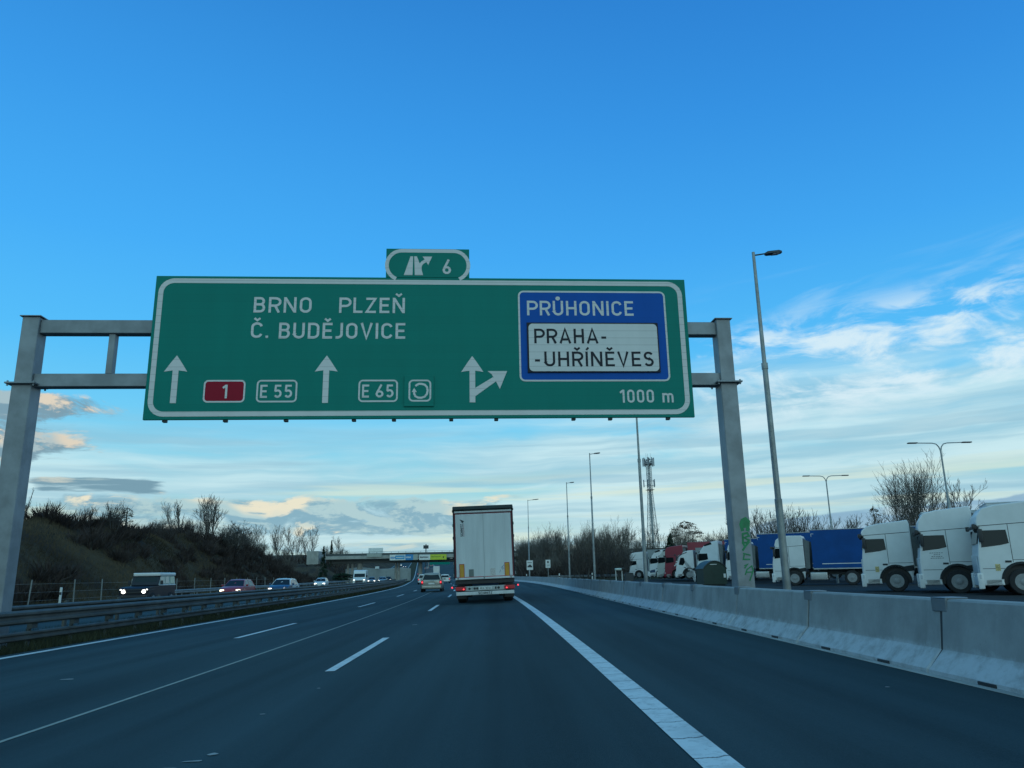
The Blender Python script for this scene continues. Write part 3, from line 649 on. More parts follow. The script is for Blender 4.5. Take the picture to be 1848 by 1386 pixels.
# place names
tx = lambda s, u0, v0, h, u1, d, m, nm='place_name': write(MB(), s, u0, v0, h, u1, F(d)).build(nm, m, sign)
tx('BRNO', -6.69, 8.36, .45, -5.11, .006, M_WHITE); tx('PLZEŇ', -4.37, 8.36, .45, -2.55, .006, M_WHITE)
tx('Č.', -6.72, 7.63, .45, -6.24, .006, M_WHITE); tx('BUDĚJOVICE', -5.97, 7.615, .455, -2.53, .006, M_WHITE)
tx('1000', 3.37, 5.785, .37, 4.33, .006, M_WHITE, 'distance'); tx('m', 4.565, 5.785, .37, 4.93, .006, M_WHITE, 'distance')
# lane arrows
def arrow(cx, z0, z1):
    P = [(cx, z1), (cx + .12, z1 - .17), (cx + .305, z1 - .455), (cx + .20, z1 - .435), (cx + .078, z1 - .42), (cx + .078, z0), (cx - .078, z0), (cx - .078, z1 - .42), (cx - .20, z1 - .435), (cx - .305, z1 - .455), (cx - .12, z1 - .17)]
    return MB().poly(P, F(0.006))
arrow(-8.62, 5.82, 7.135).build('lane_arrow', M_WHITE, sign)
arrow(-4.645, 5.81, 7.135).build('lane_arrow', M_WHITE, sign)
mb = arrow(-0.69, 5.81, 7.12); mb.poly([(-.613, 5.98), (-.04, 6.40), (-.12, 6.52), (-.613, 6.215)], F(0.0072))
mb.poly([(.267, 6.69), (-.272, 6.69), (-.16, 6.60), (-.03, 6.37), (.059, 6.18)], F(0.008)); mb.build('lane_arrow', M_WHITE, sign)
# route shields
mb = MB(); ring(mb, -7.855, 5.83, -6.765, 6.45, .12, .045, F(0.006)); o = mb.build('route_shield', M_WHITE, sign)
mb = MB(); A = rrect(-7.812, 5.873, -6.808, 6.407, .08); mb.poly(A, F(0.0065)); mb.build('red_field', M_RED, o)
write(MB(), '1', -7.36, 5.945, .375, -7.2, F(0.0085), .15).build('route_number', M_WHITE, o)
for (a0, a1, s1, n0, n1) in ((-6.47, -5.395, '55', -6.01, -5.52), (-3.77, -2.71, '65', -3.31, -2.82)):
    mb = MB(); ring(mb, a0, 5.83, a1, 6.45, .12, .045, F(0.006)); o = mb.build('route_shield', M_WHITE, sign)
    write(MB(), 'E', a0 + .10, 5.955, .36, a0 + .29, F(0.006)).build('route_letter', M_WHITE, o); write(MB(), s1, n0, 5.955, .36, n1, F(0.006)).build('route_number', M_WHITE, o) 
mb = MB(); mb.bbox((-2.14 * K, -0.02, 6.13 * K), (0.80 * K, 0.03, 0.86 * K), 0.004, 1); o = mb.build('ring_road_plate', M_GREEN, sign)
mb = MB(); ring(mb, -2.42, 5.83, -1.81, 6.44, .12, .045, F(0.0375))
Rg = [(-2.235, 6.262), (-2.20, 6.295), (-2.14, 6.325), (-2.062, 6.322), (-1.985, 6.30), (-1.925, 6.235), (-1.905, 6.14), (-1.925, 6.04), (-1.985, 5.965), (-2.072, 5.935), (-2.16, 5.94), (-2.235, 5.98), (-2.268, 6.05), (-2.262, 6.13)]
mb.ribbon(Rg, .055, F(0.0375)); mb.poly([(-2.335, 6.09), (-2.268, 6.215), (-2.195, 6.09), (-2.262, 6.11)], F(0.039)); mb.build('ring_symbol', M_WHITE, o)
# blue panel with white panel
mb = MB(); mb.poly(rrect(.61, 6.39, 4.83, 9.045, .16), F(0.006)); bl = mb.build('blue_panel', M_BLUE, sign)
mb = MB(); ring(mb, .61, 6.39, 4.83, 9.045, .16, .05, F(0.0085)); mb.build('white_border', M_WHITE, bl)
tx('PRŮHONICE', .855, 8.31, .435, 3.90, .0085, M_WHITE)
mb = MB(); mb.bbox((2.70 * K, -0.025, 7.365 * K), (3.72 * K, 0.03, 1.45 * K), 0.004, 1); mb.build('black_backing', M_BLACK, bl)
mb = MB(); mb.poly(rrect(.885, 6.675, 4.525, 8.055, .12), F(0.0425)); mb.build('white_panel', M_WHITE, bl)
tx('PRAHA', 1.035, 7.475, .43, 2.84, .045, M_BLACK); write(MB(), '-', 2.92, 7.475, .43, 3.09, F(0.045)).build('hyphen', M_BLACK, sign)
write(MB(), '-', 1.035, 6.81, .43, 1.2, F(0.045)).build('hyphen', M_BLACK, sign); tx('UHŘÍNĚVES', 1.30, 6.81, .43, 4.38, .045, M_BLACK)
for s in (-8.826, -7.257, -5.672, -3.878, -2.81, -1.268, -.045, 2.077, 3.095, 4.712):
    MB().bbox((s * K, 0.10, 5.355 * K), (0.10, 0.12, 0.07), 0.01, 1).build('bracket', M_DARK, sign)
for s in (-8.5, -6.2, -3.6, -1.2, 1.3, 3.9):
    MB().bbox((s * K, 0.13, 7.4 * K), (0.08, 0.10, 3.7 * K), 0.006, 1).build('back_rib', M_GALV, sign)
# ------------------------------------------------------------------ wheels
def wheel(parent, x, y, r, w, side, rim=M_RIM, lorry=False, name='wheel'):
    """tyre as the part, rim as its sub-part; side = +1/-1 outward along x"""
    mb = MB(); n = 20; prof = [(-w / 2, r * .62), (-w / 2, r * .94), (-w * .38, r), (w * .38, r), (w / 2, r * .94), (w / 2, r * .62)]
    mb.loft([[(x + px, y + pr * cos(2 * pi * k / n), r + pr * sin(2 * pi * k / n)) for k in range(n)] for px, pr in prof])
    o = mb.build(name, M_RUBBER, parent, smooth=35)
    m2 = MB(); xo = x + side * (w / 2)
    rp_ = [(0.006, r * .63), (-0.02, r * .56), (-0.06 if lorry else -0.03, r * .36), (0.02 if lorry else -0.015, r * .26), (0.03 if lorry else 0.0, r * .12)]
    m2.loft([[(xo + side * px, y + pr * cos(2 * pi * k / n), r + pr * sin(2 * pi * k / n)) for k in range(n)] for px, pr in rp_])
    m2.build('rim', rim, o, smooth=35)
    if lorry:
        m3 = MB()
        for k in range(8):
            a = 2 * pi * k / 8; m3.cyl((xo - side * .06, y + r * .47 * cos(a), r + r * .47 * sin(a)), (xo - side * .025, y + r * .47 * cos(a), r + r * .47 * sin(a)), r * .095, n=8)
        m3.build('hand_hole', M_BLKPL, o)
    return o

# ------------------------------------------------------------------ cars (forward = +Y, origin on the ground)
def car(label, pos, rz, pm, kind='hatch', lights='head', group=None, detail=True, plate=True, roof_m=None, cat='car', name='car', head_m=None):
    S = dict(
        hatch=dict(L=4.2, W=1.76, H=1.48, hood=0.98, belt=0.95, yr=-2.05, ywr=-1.75, yrf=0.35, yhb=1.0, r=.31, tail=0.95),
        wagon=dict(L=4.5, W=1.75, H=1.52, hood=0.95, belt=0.96, yr=-2.2, ywr=-1.95, yrf=0.35, yhb=1.05, r=.31, tail=1.0),
        sedan=dict(L=4.7, W=1.80, H=1.45, hood=0.95, belt=0.95, yr=-1.75, ywr=-0.95, yrf=0.30, yhb=1.1, r=.32, tail=1.02),
        mpv=dict(L=4.3, W=1.80, H=1.66, hood=1.02, belt=1.0, yr=-2.1, ywr=-1.9, yrf=0.55, yhb=1.35, r=.31, tail=1.0),
        suv=dict(L=4.6, W=1.86, H=1.70, hood=1.1, belt=1.08, yr=-2.2, ywr=-1.95, yrf=0.35, yhb=1.0, r=.35, tail=1.1))[kind]
    L, Wd, Hh = S['L'] / 2, S['W'] / 2, S['H']
    o = thing(name, label, cat, pos, rz, group)
    # body shell: stations from tail to nose, (y, lower edge, shoulder height, half width)
    st = [(-L, .42, S['tail'] - .12, Wd * .86), (-L + .08, .30, S['tail'] - .03, Wd * .93), (-L + .5, .24, S['belt'], Wd), (0, .22, S['belt'], Wd), (S['yhb'] - .1, .22, S['belt'], Wd), (S['yhb'] + .35, .22, S['hood'] - .04, Wd), (L - .45, .22, S['hood'] - .13, Wd * .97), (L - .1, .24, S['hood'] - .27, Wd * .86), (L, .36, S['hood'] - .38, Wd * .74)]
    R = []
    for y, zl, zt, w in st:
        R.append([(-w * .90, y, zl), (-w * .985, y, zl + .10), (-w, y, zl + (zt - zl) * .62), (-w * .965, y, zt - .04), (-w * .88, y, zt), (0, y, zt + .025), (w * .88, y, zt), (w * .965, y, zt - .04), (w, y, zl + (zt - zl) * .62), (w * .985, y, zl + .10), (w * .90, y, zl)])
    MB().loft(R).build('body', pm, o, smooth=38)
    # cabin
    zb = S['belt'] - .02; wb, wt = Wd * .91, Wd * .68
    cab_st = [(S['yr'], zb, wb * .95, zb, wb * .94)]
    A = [(-wb, S['yr'], zb), (-wt - .05, S['ywr'], Hh - .13), (-wt + .05, S['ywr'] + .12, Hh - .03), (-wt + .04, S['yrf'] - .35, Hh - .01), (-wt - .02, S['yrf'], Hh - .09), (-wb, S['yhb'] + .1, zb)]
    B = [(-p[0], p[1], p[2]) for p in A]
    mid = [(0, p[1], p[2] + (.03 if 0 < i < 5 else 0)) for i, p in enumerate(A)]
    c = MB(); c.loft([A, mid, B], cap=True, closed=True); c.build('cabin', roof_m or pm, o, smooth=30)
    def quad(nm, pts, m, off, shrink=.07):
        P = [Vector(p) for p in pts]; cc = sum(P, Vector()) / len(P); nn = (P[1] - P[0]).cross(P[2] - P[0]).normalized()
        if nn.dot(Vector(off)) < 0: nn = -nn
        q = [p + (cc - p).normalized() * shrink + nn * .012 for p in P]; q2 = [p - nn * .02 for p in q]
        n = len(q); MB().add(q + q2, [tuple(range(n)), tuple(range(2 * n - 1, n - 1, -1))] + [(i, (i + 1) % n, n + (i + 1) % n, n + i) for i in range(n)]).build(nm, m, o)
    quad('windscreen', [A[5], A[4], (0, A[4][1], A[4][2] + .03), B[4], B[5]], M_GLASS, (0, 1, .5), .06)
    quad('rear_window', [A[0], A[1], (0, A[1][1], A[1][2] + .03), B[1], B[0]], M_GLASS, (0, -1, .5), .10)
    for sd in (-1, 1):
        ss = lambda p: (abs(p[0]) * sd, p[1], p[2])
        ym = (S['yr'] + S['yhb']) / 2 + .1; tm = (-wt + .0, ym, Hh - .06); bm_ = (-wb, ym, zb)
        quad('side_window', [ss(bm_), ss(tm), ss((A[4][0], A[4][1] - .1, A[4][2])), ss((A[5][0], A[5][1] - .15, A[5][2]))], M_GLASS, (sd, 0, .3), .07)
        quad('side_window', [ss((A[0][0], A[0][1] + .2, A[0][2])), ss((A[1][0], A[1][1] + .15, A[1][2])), ss(tm), ss(bm_)], M_GLASS, (sd, 0, .3), .07)
    for sd in (-1, 1):
        for yy in (-L + .85, L - .88):
            wheel(o, sd * (Wd - .10), yy, S['r'], .22, sd)
    hm = head_m or M_HEAD
    for sd in (-1, 1):
        if lights == 'head':
            MB().bbox((sd * (Wd * .70), L - .10, S['hood'] - .34), (.34, .16, .15), .05, 2).build('headlight', hm, o, smooth=50)
        else:
            MB().bbox((sd * (Wd * .70), L - .10, S['hood'] - .34), (.34, .16, .15), .05, 2).build('headlight', M_RIM, o, smooth=50)
        tl = MB().bbox((sd * (Wd * .84), -L + .06, S['tail'] - .22), (.20, .16, .34), .04, 2).build('tail_light', M_TAIL if lights == 'head' else M_TAIL, o, smooth=50)
        if lights == 'tail':
            MB().bbox((sd * (Wd * .84), -L - .025, S['tail'] - .22), (.10, .02, .13), .008, 1).build('lit_lamp', M_TAILON, tl)
        MB().bbox((sd * (Wd + .08), S['yhb'] - .22, S['belt'] + .07), (.2, .11, .15), .04, 2).build('wing_mirror', pm if kind != 'suv' else M_BLKPL, o, smooth=50)
    MB().bbox((0, -L - .005, .40), (Wd * 1.72, .14, .22), .05, 2).build('rear_bumper', pm, o, smooth=50)
    MB().bbox((0, L - .04, .36), (Wd * 1.35, .14, .20), .05, 2).build('front_bumper', M_BLKPL if lights == 'head' else pm, o, smooth=50)
    if plate:
        MB().bbox((0, -L - .03, S['tail'] - .33), (.5, .02, .12), .005, 1).build('number_plate', M_PLATE, o)
        MB().bbox((0, L + .045, .42), (.5, .02, .11), .005, 1).build('number_plate', M_PLATE, o)
    return o
P_SILVER = mat('champagne_paint', (0.34, 0.32, 0.28), 0.35, 0.4, 0.05, coat=0.3)
P_WHITE = paint('white_car_paint', (0.62, 0.62, 0.60))
P_RED = paint('red_car_paint', (0.26, 0.02, 0.03))
P_NAVY = paint('navy_car_paint', (0.02, 0.05, 0.11))
P_DARK = mat('dark_car_paint', (0.016, 0.02, 0.024), .5, 0, .05, 1.5, spec=.3)
P_GREY = paint('grey_car_paint', (0.16, 0.17, 0.18))
OG = 'oncoming cars with their headlights on'
car('beige silver estate car seen from behind in the middle lane, left of the white lorry', (-5.62, 66, -0.12), radians(2.2), P_SILVER, 'wagon', 'tail')
car('white van-like people carrier half hidden behind the beige estate car', (-13.2, 136, -0.2), radians(5), P_WHITE, 'mpv', 'tail')
car('white hatchback driving ahead between the beige estate car and the lorry', (-9.65, 138, -0.1), radians(5.2), P_WHITE, 'hatch', 'tail')
car('pale hatchback far ahead beyond the beige estate car', (-16.6, 205, -0.15), radians(5.7), P_GREY, 'hatch', 'tail')
PI = pi
car('red hatchback with white rear half coming towards the camera in the oncoming lanes', (-21.2, 64.5, OPZ), PI + radians(2), P_RED, 'hatch', 'head', OG, roof_m=P_RED, head_m=M_HEADY)
b = car('car with dark blue bonnet and white doors, second oncoming car behind the red one', (-18.6, 68.5, OPZ), PI + radians(2), P_NAVY, 'hatch', 'head', OG, roof_m=P_WHITE)
for sd in (-1, 1): MB().bbox((sd * .885, -.7, .62), (.03, 2.6, .52), .012, 1).build('white_side_panel', P_WHITE, b)
car('small pale hatchback with both headlights lit in the farthest oncoming lane', (-27.4, 122, OPZ), PI + radians(5), P_WHITE, 'hatch', 'head', OG)
car('grey hatchback with bright headlights right behind the white oncoming van', (-28.4, 176, OPZ), PI + radians(5.7), P_GREY, 'hatch', 'head', OG)
car('light grey car with bright headlights oncoming next to the median rail', (-26.3, 178, OPZ), PI + radians(5.7), P_SILVER, 'sedan', 'head', OG)
for dx, y in ((-17.0, 205), (-20.5, 222), (-16.6, 238), (-20.4, 262), (-24, 245), (-16.8, 285), (-20.7, 310), (-24, 330), (-16.5, 350), (-20.4, 372), (-16.6, 410), (-20.2, 440), (-24, 395), (-16.8, 480), (-20.5, 520)):
    car('tiny oncoming car with glowing headlights on the climbing road beyond the overpass', (xc(y) + dx, y, zr(y) + OPZ), PI + radians(5.7), random.Random(y).choice([P_WHITE, P_GREY, P_DARK, P_NAVY]), 'hatch', 'head', 'oncoming cars far away on the climb', plate=False)
for d, y, p in ((-3.9, 300, P_DARK), (-7.4, 330, P_GREY), (-4.1, 420, P_WHITE), (-7.4, 460, P_DARK), (-.8, 480, P_GREY)):
    car('tiny car driving away on the climbing road beyond the overpass', (xc(y) + d, y, zr(y)), radians(5.7), p, 'hatch', 'tail', 'cars far ahead on the climb', plate=False)

# boxy off-road estate
def offroader():
    o = thing('off_road_car', 'dark boxy off-road car with white roof and lit round headlights coming towards the camera', 'off-road car', (-22.9, 52.0, OPZ - .05), PI + radians(1.5))
    P_OR = mat('black_blue_paint', (0.010, 0.013, 0.022), .4, 0, .05, 1.5, spec=.3); w = .89
    MB().prism([(-2.3, .45), (-2.3, 1.28), (.45, 1.28), (.5, 1.22), (1.9, 1.16), (2.05, 1.08), (2.05, .55), (1.9, .45)], w, .03).build('body', P_OR, o)
    MB().prism([(1.05, .98), (1.05, 1.02), (2.1, .98), (2.1, .9)], w + .03, .02).build('front_wing', P_OR, o)
    # cabin with slightly inclined sides, white roof
    A = [(-w + .02, -2.28, 1.28), (-w + .1, -2.22, 1.86), (-w + .1, .22, 1.86), (-w + .02, .5, 1.28)]; B = [(-p[0], p[1], p[2]) for p in A]
    MB().loft([A, B]).build('cabin', mat('pale_cabin', (0.34, 0.40, 0.36), .45), o)
    MB().bbox((0, -.98, 1.93), (1.72, 2.66, .22), .07, 3).build('roof', P_WHITE, o, smooth=50)
    def q(nm, pts, m): MB().prism(pts, w - .06, .01).build(nm, m, o)
    MB().add([(-.72, .475, 1.36), (.72, .475, 1.36), (.68, .27, 1.80), (-.68, .27, 1.80), (-.72, .455, 1.35), (.72, .455, 1.35), (.68, .25, 1.80), (-.68, .25, 1.80)], [(0, 1, 2, 3), (7, 6, 5, 4), (0, 4, 5, 1), (1, 5, 6, 2), (2, 6, 7, 3), (3, 7, 4, 0)]).build('windscreen', M_GLASS, o)
    MB().prism([(.20, 1.86), (.235, 1.86), (.52, 1.27), (.485, 1.27)], w - .03, .004, 1).build('windscreen_frame', P_OR, o)
    for sd in (-1, 1):
        for a, b_, m in ((-.45, .25, M_LGLASS), (-1.2, -.6, M_LGLASS), (-2.12, -1.38, mat('green_glass', (0.20, 0.34, 0.26), .15))):
            x0, x1 = sd * (w - .005), sd * (w - .065)
            MB().add([(x0, a, 1.36), (x0, b_, 1.36), (x1, b_ - .03, 1.78), (x1, a, 1.78), (x0 - sd * .03, a, 1.36), (x0 - sd * .03, b_, 1.36), (x1 - sd * .03, b_ - .03, 1.78), (x1 - sd * .03, a, 1.78)], [(0, 1, 2, 3), (7, 6, 5, 4), (0, 4, 5, 1), (1, 5, 6, 2), (2, 6, 7, 3), (3, 7, 4, 0)]).build('side_window', m, o)
        MB().bbox((sd * (w + .008), -.9, 1.255), (.03, 2.75, .05), .01, 1).build('side_trim', P_WHITE, o)
        MB().bbox((sd * (w + .14), .42, 1.42), (.16, .09, .26), .03, 2).build('wing_mirror', M_BLKPL, o)
        for yy in (-1.55, 1.35):
            wheel(o, sd * (w - .06), yy, .40, .25, sd)
        MB().cyl((sd * .62, 2.03, .90), (sd * .62, 2.10, .90), .12, n=16).build('headlight', M_HEAD, o)
        MB().cyl((sd * .80, 2.03, 1.0), (sd * .80, 2.08, 1.0), .05, n=12).build('side_lamp', M_HEAD, o)
    MB().bbox((0, 2.07, .92), (.86, .05, .28), .02, 1).build('grille', M_BLKPL, o)
    MB().bbox((0, 2.16, .58), (1.75, .14, .16), .03, 2).build('front_bumper', M_BLKPL, o)
offroader()

# white panel van, oncoming
def van(label, pos, rz, pm, dark_nose=True):
    o = thing('delivery_van', label, 'van', pos, rz)
    MB().prism([(-2.9, .35), (-2.9, 2.5), (-2.7, 2.62), (1.2, 2.62), (1.55, 2.45), (2.15, 1.45), (2.75, 1.2), (2.9, 1.0), (2.95, .4)], 1.0, .09, 3).build('body', pm, o)
    MB().prism([(1.50, 2.30), (1.58, 2.36), (2.16, 1.50), (2.10, 1.46)], .86, .02).build('windscreen', M_GLASS, o)
    MB().prism([(2.72, 1.02), (2.93, .98), (2.97, .45), (2.8, .45)], .62, .02).build('grille', M_BLKPL, o)
    for sd in (-1, 1):
        MB().bbox((sd * .98, 1.35, 1.75), (.06, .9, .6), .02, 1).build('side_window', M_GLASS, o)
        MB().bbox((sd * .80, 2.82, .95), (.28, .16, .26), .05, 2).build('headlight', M_HEAD, o)
        MB().bbox((sd * 1.15, 1.85, 1.6), (.22, .12, .36), .04, 2).build('wing_mirror', M_BLKPL, o)
        for yy in (-1.7, 1.85): wheel(o, sd * .90, yy, .34, .22, sd)
    return o
van('tall white panel van with dark windscreen, fourth in the oncoming row', (-23.2, 132, OPZ), PI + radians(5.2), P_WHITE)

# far lorries on the climb
def far_lorry(label, pos, rz, pm, front=True, h=3.7):
    o = thing('lorry', label, 'lorry', pos, rz)
    MB().bbox((0, -3.2, .9 + h / 2 - .45), (2.5, 8.5, h - .9), .06, 2).build('box_body', pm, o)
    MB().prism([(1.15, .5), (1.15, 2.9), (2.6, 2.9), (3.0, 2.0), (3.1, .5)], 1.22, .08, 2).build('cab', pm, o)
    MB().prism([(2.62, 2.72), (2.68, 2.76), (3.04, 1.98), (2.98, 1.9)], 1.08, .01).build('windscreen', M_GLASS, o)
    for sd in (-1, 1):
        for yy in (-5.8, -4.4, 2.0): wheel(o, sd * 1.08, yy, .5, .3, sd, lorry=False)
        if front: MB().bbox((sd * .9, 3.1, .8), (.3, .06, .2), .02, 1).build('headlight', M_HEAD, o)
        else: MB().bbox((sd * 1.0, -7.47, .8), (.3, .06, .16), .02, 1).build('tail_light', M_TAILON, o)
    MB().bbox((0, -2.5, .72), (1.0, 9.6, .22), .02, 1).build('chassis', M_DARK, o)
    return o
far_lorry('teal green lorry coming towards the camera just beyond the overpass', (-37.6, 255, OPZ), PI + radians(5.7), paint('teal_lorry_paint', (0.05, 0.22, 0.20)))
far_lorry('white lorry driving away on the climb left of the near lorry', (xc(330) - .6, 330, zr(330)), radians(5.7), P_WHITE, False)
far_lorry('dark blue lorry driving away on the climb under the green distant sign', (xc(285) - 4.0, 285, zr(285)), radians(5.7), paint('bluegrey_lorry_paint', (0.03, 0.07, 0.11)), False, 3.4)

# ------------------------------------------------------------------ the lorry ahead: curtain trailer seen from behind
def lorry_ahead():
    o = thing('trailer_lorry', 'white semi-trailer lorry with amber reflectors on its rear doors, driving ahead', 'lorry', (-.62, 33.0, .0), radians(1.0))
    o.rotation_euler = (0, radians(-1.43), radians(1.0)); o.scale = (.99, 1, .95)
    P_DOOR = mat('trailer_door_white', (0.56, 0.57, 0.57), 0.45, 0, 0.08, 1.0, stretch=(3.0, 1, .35))
    P_RFR = mat('dark_red_frame', (0.12, 0.012, 0.02), .45, 0, .1)
    P_TARP = mat('pale_curtain', (0.45, 0.46, 0.46), .6, 0, .1, .6)
    P_ROOF = mat('grey_roof_tarp', (0.03, 0.042, 0.045), .7, 0, .1)
    D = lambda px: (px - 515) * .003375
    Zz = lambda py: (1322 - py) * .003375
    # body behind the doors
    MB().bbox((0, 6.78, 2.66), (2.50, 13.4, 2.80), .02, 1).build('curtain_body', P_TARP, o)
    MB().bbox((0, 6.78, 4.11), (2.60, 13.5, .18), .05, 2).build('roof', P_ROOF, o)
    mb = MB()
    mb.bbox((0, .02, 4.145), (2.58, .16, .16), .03, 2); 
    mb.bbox((-1.29, .03, 4.02), (.05, .1, .1), .01, 1); mb.bbox((1.29, .03, 4.02), (.05, .1, .1), .01, 1)
    mb.build('roof_edge', P_ROOF, o)
    MB().bbox((0, 0.03, 3.975), (2.44, .06, .085), .01, 1).build('top_rail', P_DOOR, o)
    for sd in (-1, 1):
        MB().bbox((sd * 1.215, .02, 2.52), (.05, .10, 2.82), .008, 1).build('corner_post', P_RFR, o)
        MB().bbox((sd * 1.265, .06, 2.55), (.045, .12, 2.9), .008, 1).build('side_post', P_DARK, o)
        mb = MB()
        for z in (1.25, 1.75, 2.3, 2.85, 3.4): mb.bbox((sd * 1.295, .05, z), (.035, .07, .12), .006, 1)
        mb.build('door_hinge', M_GALV, o)
    MB().bbox((0, .012, 3.895), (2.40, .05, .05), .006, 1).build('red_top_strip', P_RFR, o)
    for sd in (-1, 1):
        d = MB(); d.bbox((sd * .592, .0, 2.50), (1.178, .05, 2.74), .012, 2)
        dd = d.build('rear_door', P_DOOR, o)
        # shallow vertical ribs of the door sheet
        mb = MB()
        for xx in (.18, .39, .80, 1.0):
            mb.bbox((sd * xx, -.026, 2.5), (.16, .008, 2.70), .003, 1)
        mb.build('door_rib', P_DOOR, dd)
        am = MB().bbox((sd * .95, -.040, 1.42), (.185, .012, .56), .003, 1).build('amber_reflector', M_AMBER, dd)
        rm = MB(); ring(rm, sd * .95 - .105, 1.125, sd * .95 + .105, 1.715, .008, .024, lambda u, v: (u, -.0475, v)); rm.build('red_rim', M_TAIL, am)
    MB().bbox((D(350), -.042, 1.32), (.20, .014, .31), .004, 1).build('document_box', mat('grey_plate', (.13, .15, .14), .6), o)
    MB().bbox((D(618), -.034, 1.33), (.21, .008, .31), .002, 1).build('notice_sticker', mat('sticker', (.50, .47, .45), .6, 0, .3, 30), o)
    mb = MB()
    for (x0, y0, x1, y1) in ((722, 880, 758, 845), (728, 893, 742, 868), (735, 905, 752, 880), (700, 940, 712, 905)):
        mb.ribbon([(D(x0), Zz(y0)), (D((x0 + x1) / 2 + 4), Zz((y0 + y1) / 2)), (D(x1), Zz(y1))], .018, lambda u, v: (u, -.0335, v))
    mb.build('scuff_mark', mat('blue_scuff', (.12, .18, .32), .6), o)
    # lettering SCHMITZ / CARGOBULL reading upwards, with the animal emblem above
    blk = mat('truck_lettering', (.03, .035, .045), .5, 0, 0); red = mat('truck_lettering_red', (.28, .08, .10), .5, 0, 0)
    up = lambda x0: (lambda u, v, e=0.0: (x0 - v, -.034 - e, u))
    write(MB(), 'SCHMITZ', 2.90, 0, .105, 3.44, up(D(258)), .2).build('lettering', blk, o)
    write(MB(), 'CARGOBULL', 2.90, 0, .055, 3.44, up(D(276)), .17).build('lettering', red, o)
    el_ = [(222, 240), (238, 246), (258, 256), (272, 262), (276, 272), (266, 274), (262, 286), (270, 290), (262, 296), (252, 284), (248, 278), (240, 280), (240, 268), (232, 258), (222, 250)]
    MB().poly([(D(x), Zz(y)) for x, y in el_], lambda u, v: (u, -.034, v)).build('emblem', blk, o)
    # sill, bumper group
    MB().bbox((0, -.02, 1.085), (2.46, .10, .085), .01, 1).build('rear_sill', P_DOOR, o)
    MB().bbox((0, -.012, 1.142), (2.44, .06, .028), .004, 1).build('red_bottom_strip', M_TAIL, o)
    mb = MB()
    for xx in (-1.12, -.02, 1.1): mb.bbox((xx, -.06, 1.12), (.06, .06, .11), .01, 1)
    mb.build('lock_handle', M_GALV, o)
    MB().bbox((0, .12, .94), (2.48, .2, .20), .02, 1).build('rear_crossmember', M_BLKPL, o)
    MB().bbox((0, -.02, .655), (1.72, .06, .20), .012, 1).build('plate_carrier', mat('plate_carrier_grey', (.36, .38, .37), .5), o)
    for sd in (-1, 1):
        tl = MB().bbox((sd * 1.02, -.04, .665), (.44, .12, .16), .025, 2).build('tail_light', mat('dim_tail_lamp', (0.30, 0.01, 0.015), .3, 0, 0, emit=.12), o)
        MB().cyl((sd * .90, -.115, .64), (sd * .90, -.085, .64), .032, n=12).build('lit_lamp', M_TAILON, tl)
        MB().cyl((sd * 1.38, -.02, .73), (sd * 1.38, .03, .73), .034, n=12).build('marker_lamp', M_TAILON, o)
        MB().tube([(sd * 1.2, .05, .78), (sd * 1.38, .03, .73)], [.022, .03], 8).build('marker_arm', M_RUBBER, o)
    pl = MB().bbox((0, -.062, .655), (.54, .018, .13), .004, 1).build('number_plate', M_PLATE, o)
    write(MB(), '9EA 3E18', -.22, .615, .08, .22, lambda u, v, e=0.0: (u, -.0725 - e, v), .17).build('plate_characters', blk, pl)
    mb = MB()
    for xx in (-.66, -.44, -.33): mb.cyl((xx, -.062, .655), (xx, -.045, .655), .05, n=12)
    mb.bbox((.44, -.055, .655), (.06, .02, .1), .01, 1); mb.cyl((.56, -.062, .655), (.56, -.045, .655), .055, n=12)
    mb.build('connector_socket', M_BLKPL, o)
    bp = MB().bbox((0, -.03, .455), (2.42, .10, .145), .015, 2).build('under_run_bar', P_DOOR, o)
    write(MB(), 'SCHMITZ', -.29, .405, .10, .29, lambda u, v, e=0.0: (u, -.0815 - e, v), .22).build('lettering', blk, bp)
    # running gear
    for sd in (-1, 1):
        for yy in (2.6, 3.9, 5.2): wheel(o, sd * 1.04, yy, .5, .385, sd, lorry=True)
        MB().bbox((sd * 1.04, 1.55, .50), (.42, .03, .62), .01, 1).build('mud_flap', M_BLKPL, o)
        MB().bbox((sd * .5, 6.6, 1.02), (.14, 12.6, .24), .02, 1).build('frame_rail', M_DARK, o)
        MB().bbox((sd * 1.2, 8.2, .75), (.05, 3.2, .6), .01, 1).build('side_guard', M_GALV, o)
    MB().cyl((-1.0, 2.6, .5), (1.0, 2.6, .5), .09, n=10).build('axle', M_DARK, o)
    # the tractor pulling it
    c = MB().prism([(13.9, .6), (13.9, 3.75), (15.2, 3.6), (15.9, 3.1), (16.05, 1.9), (16.1, .5)], 1.22, .1, 3).build('tractor_cab', P_NAVY, o)
    MB().prism([(15.86, 3.0), (15.93, 3.05), (16.09, 2.0), (16.0, 1.95)], 1.08, .01).build('windscreen', M_GLASS, c)
    for sd in (-1, 1):
        MB().bbox((sd * 1.215, 15.45, 2.45), (.04, .8, .75), .02, 1).build('side_window', M_GLASS, c)
        MB().bbox((sd * 1.40, 15.9, 2.4), (.2, .16, .7), .05, 2).build('wing_mirror', M_BLKPL, c)
        wheel(o, sd * 1.05, 15.0, .5, .33, sd, lorry=True); wheel(o, sd * 1.0, 11.7, .5, .5, sd, lorry=True)
lorry_ahead()

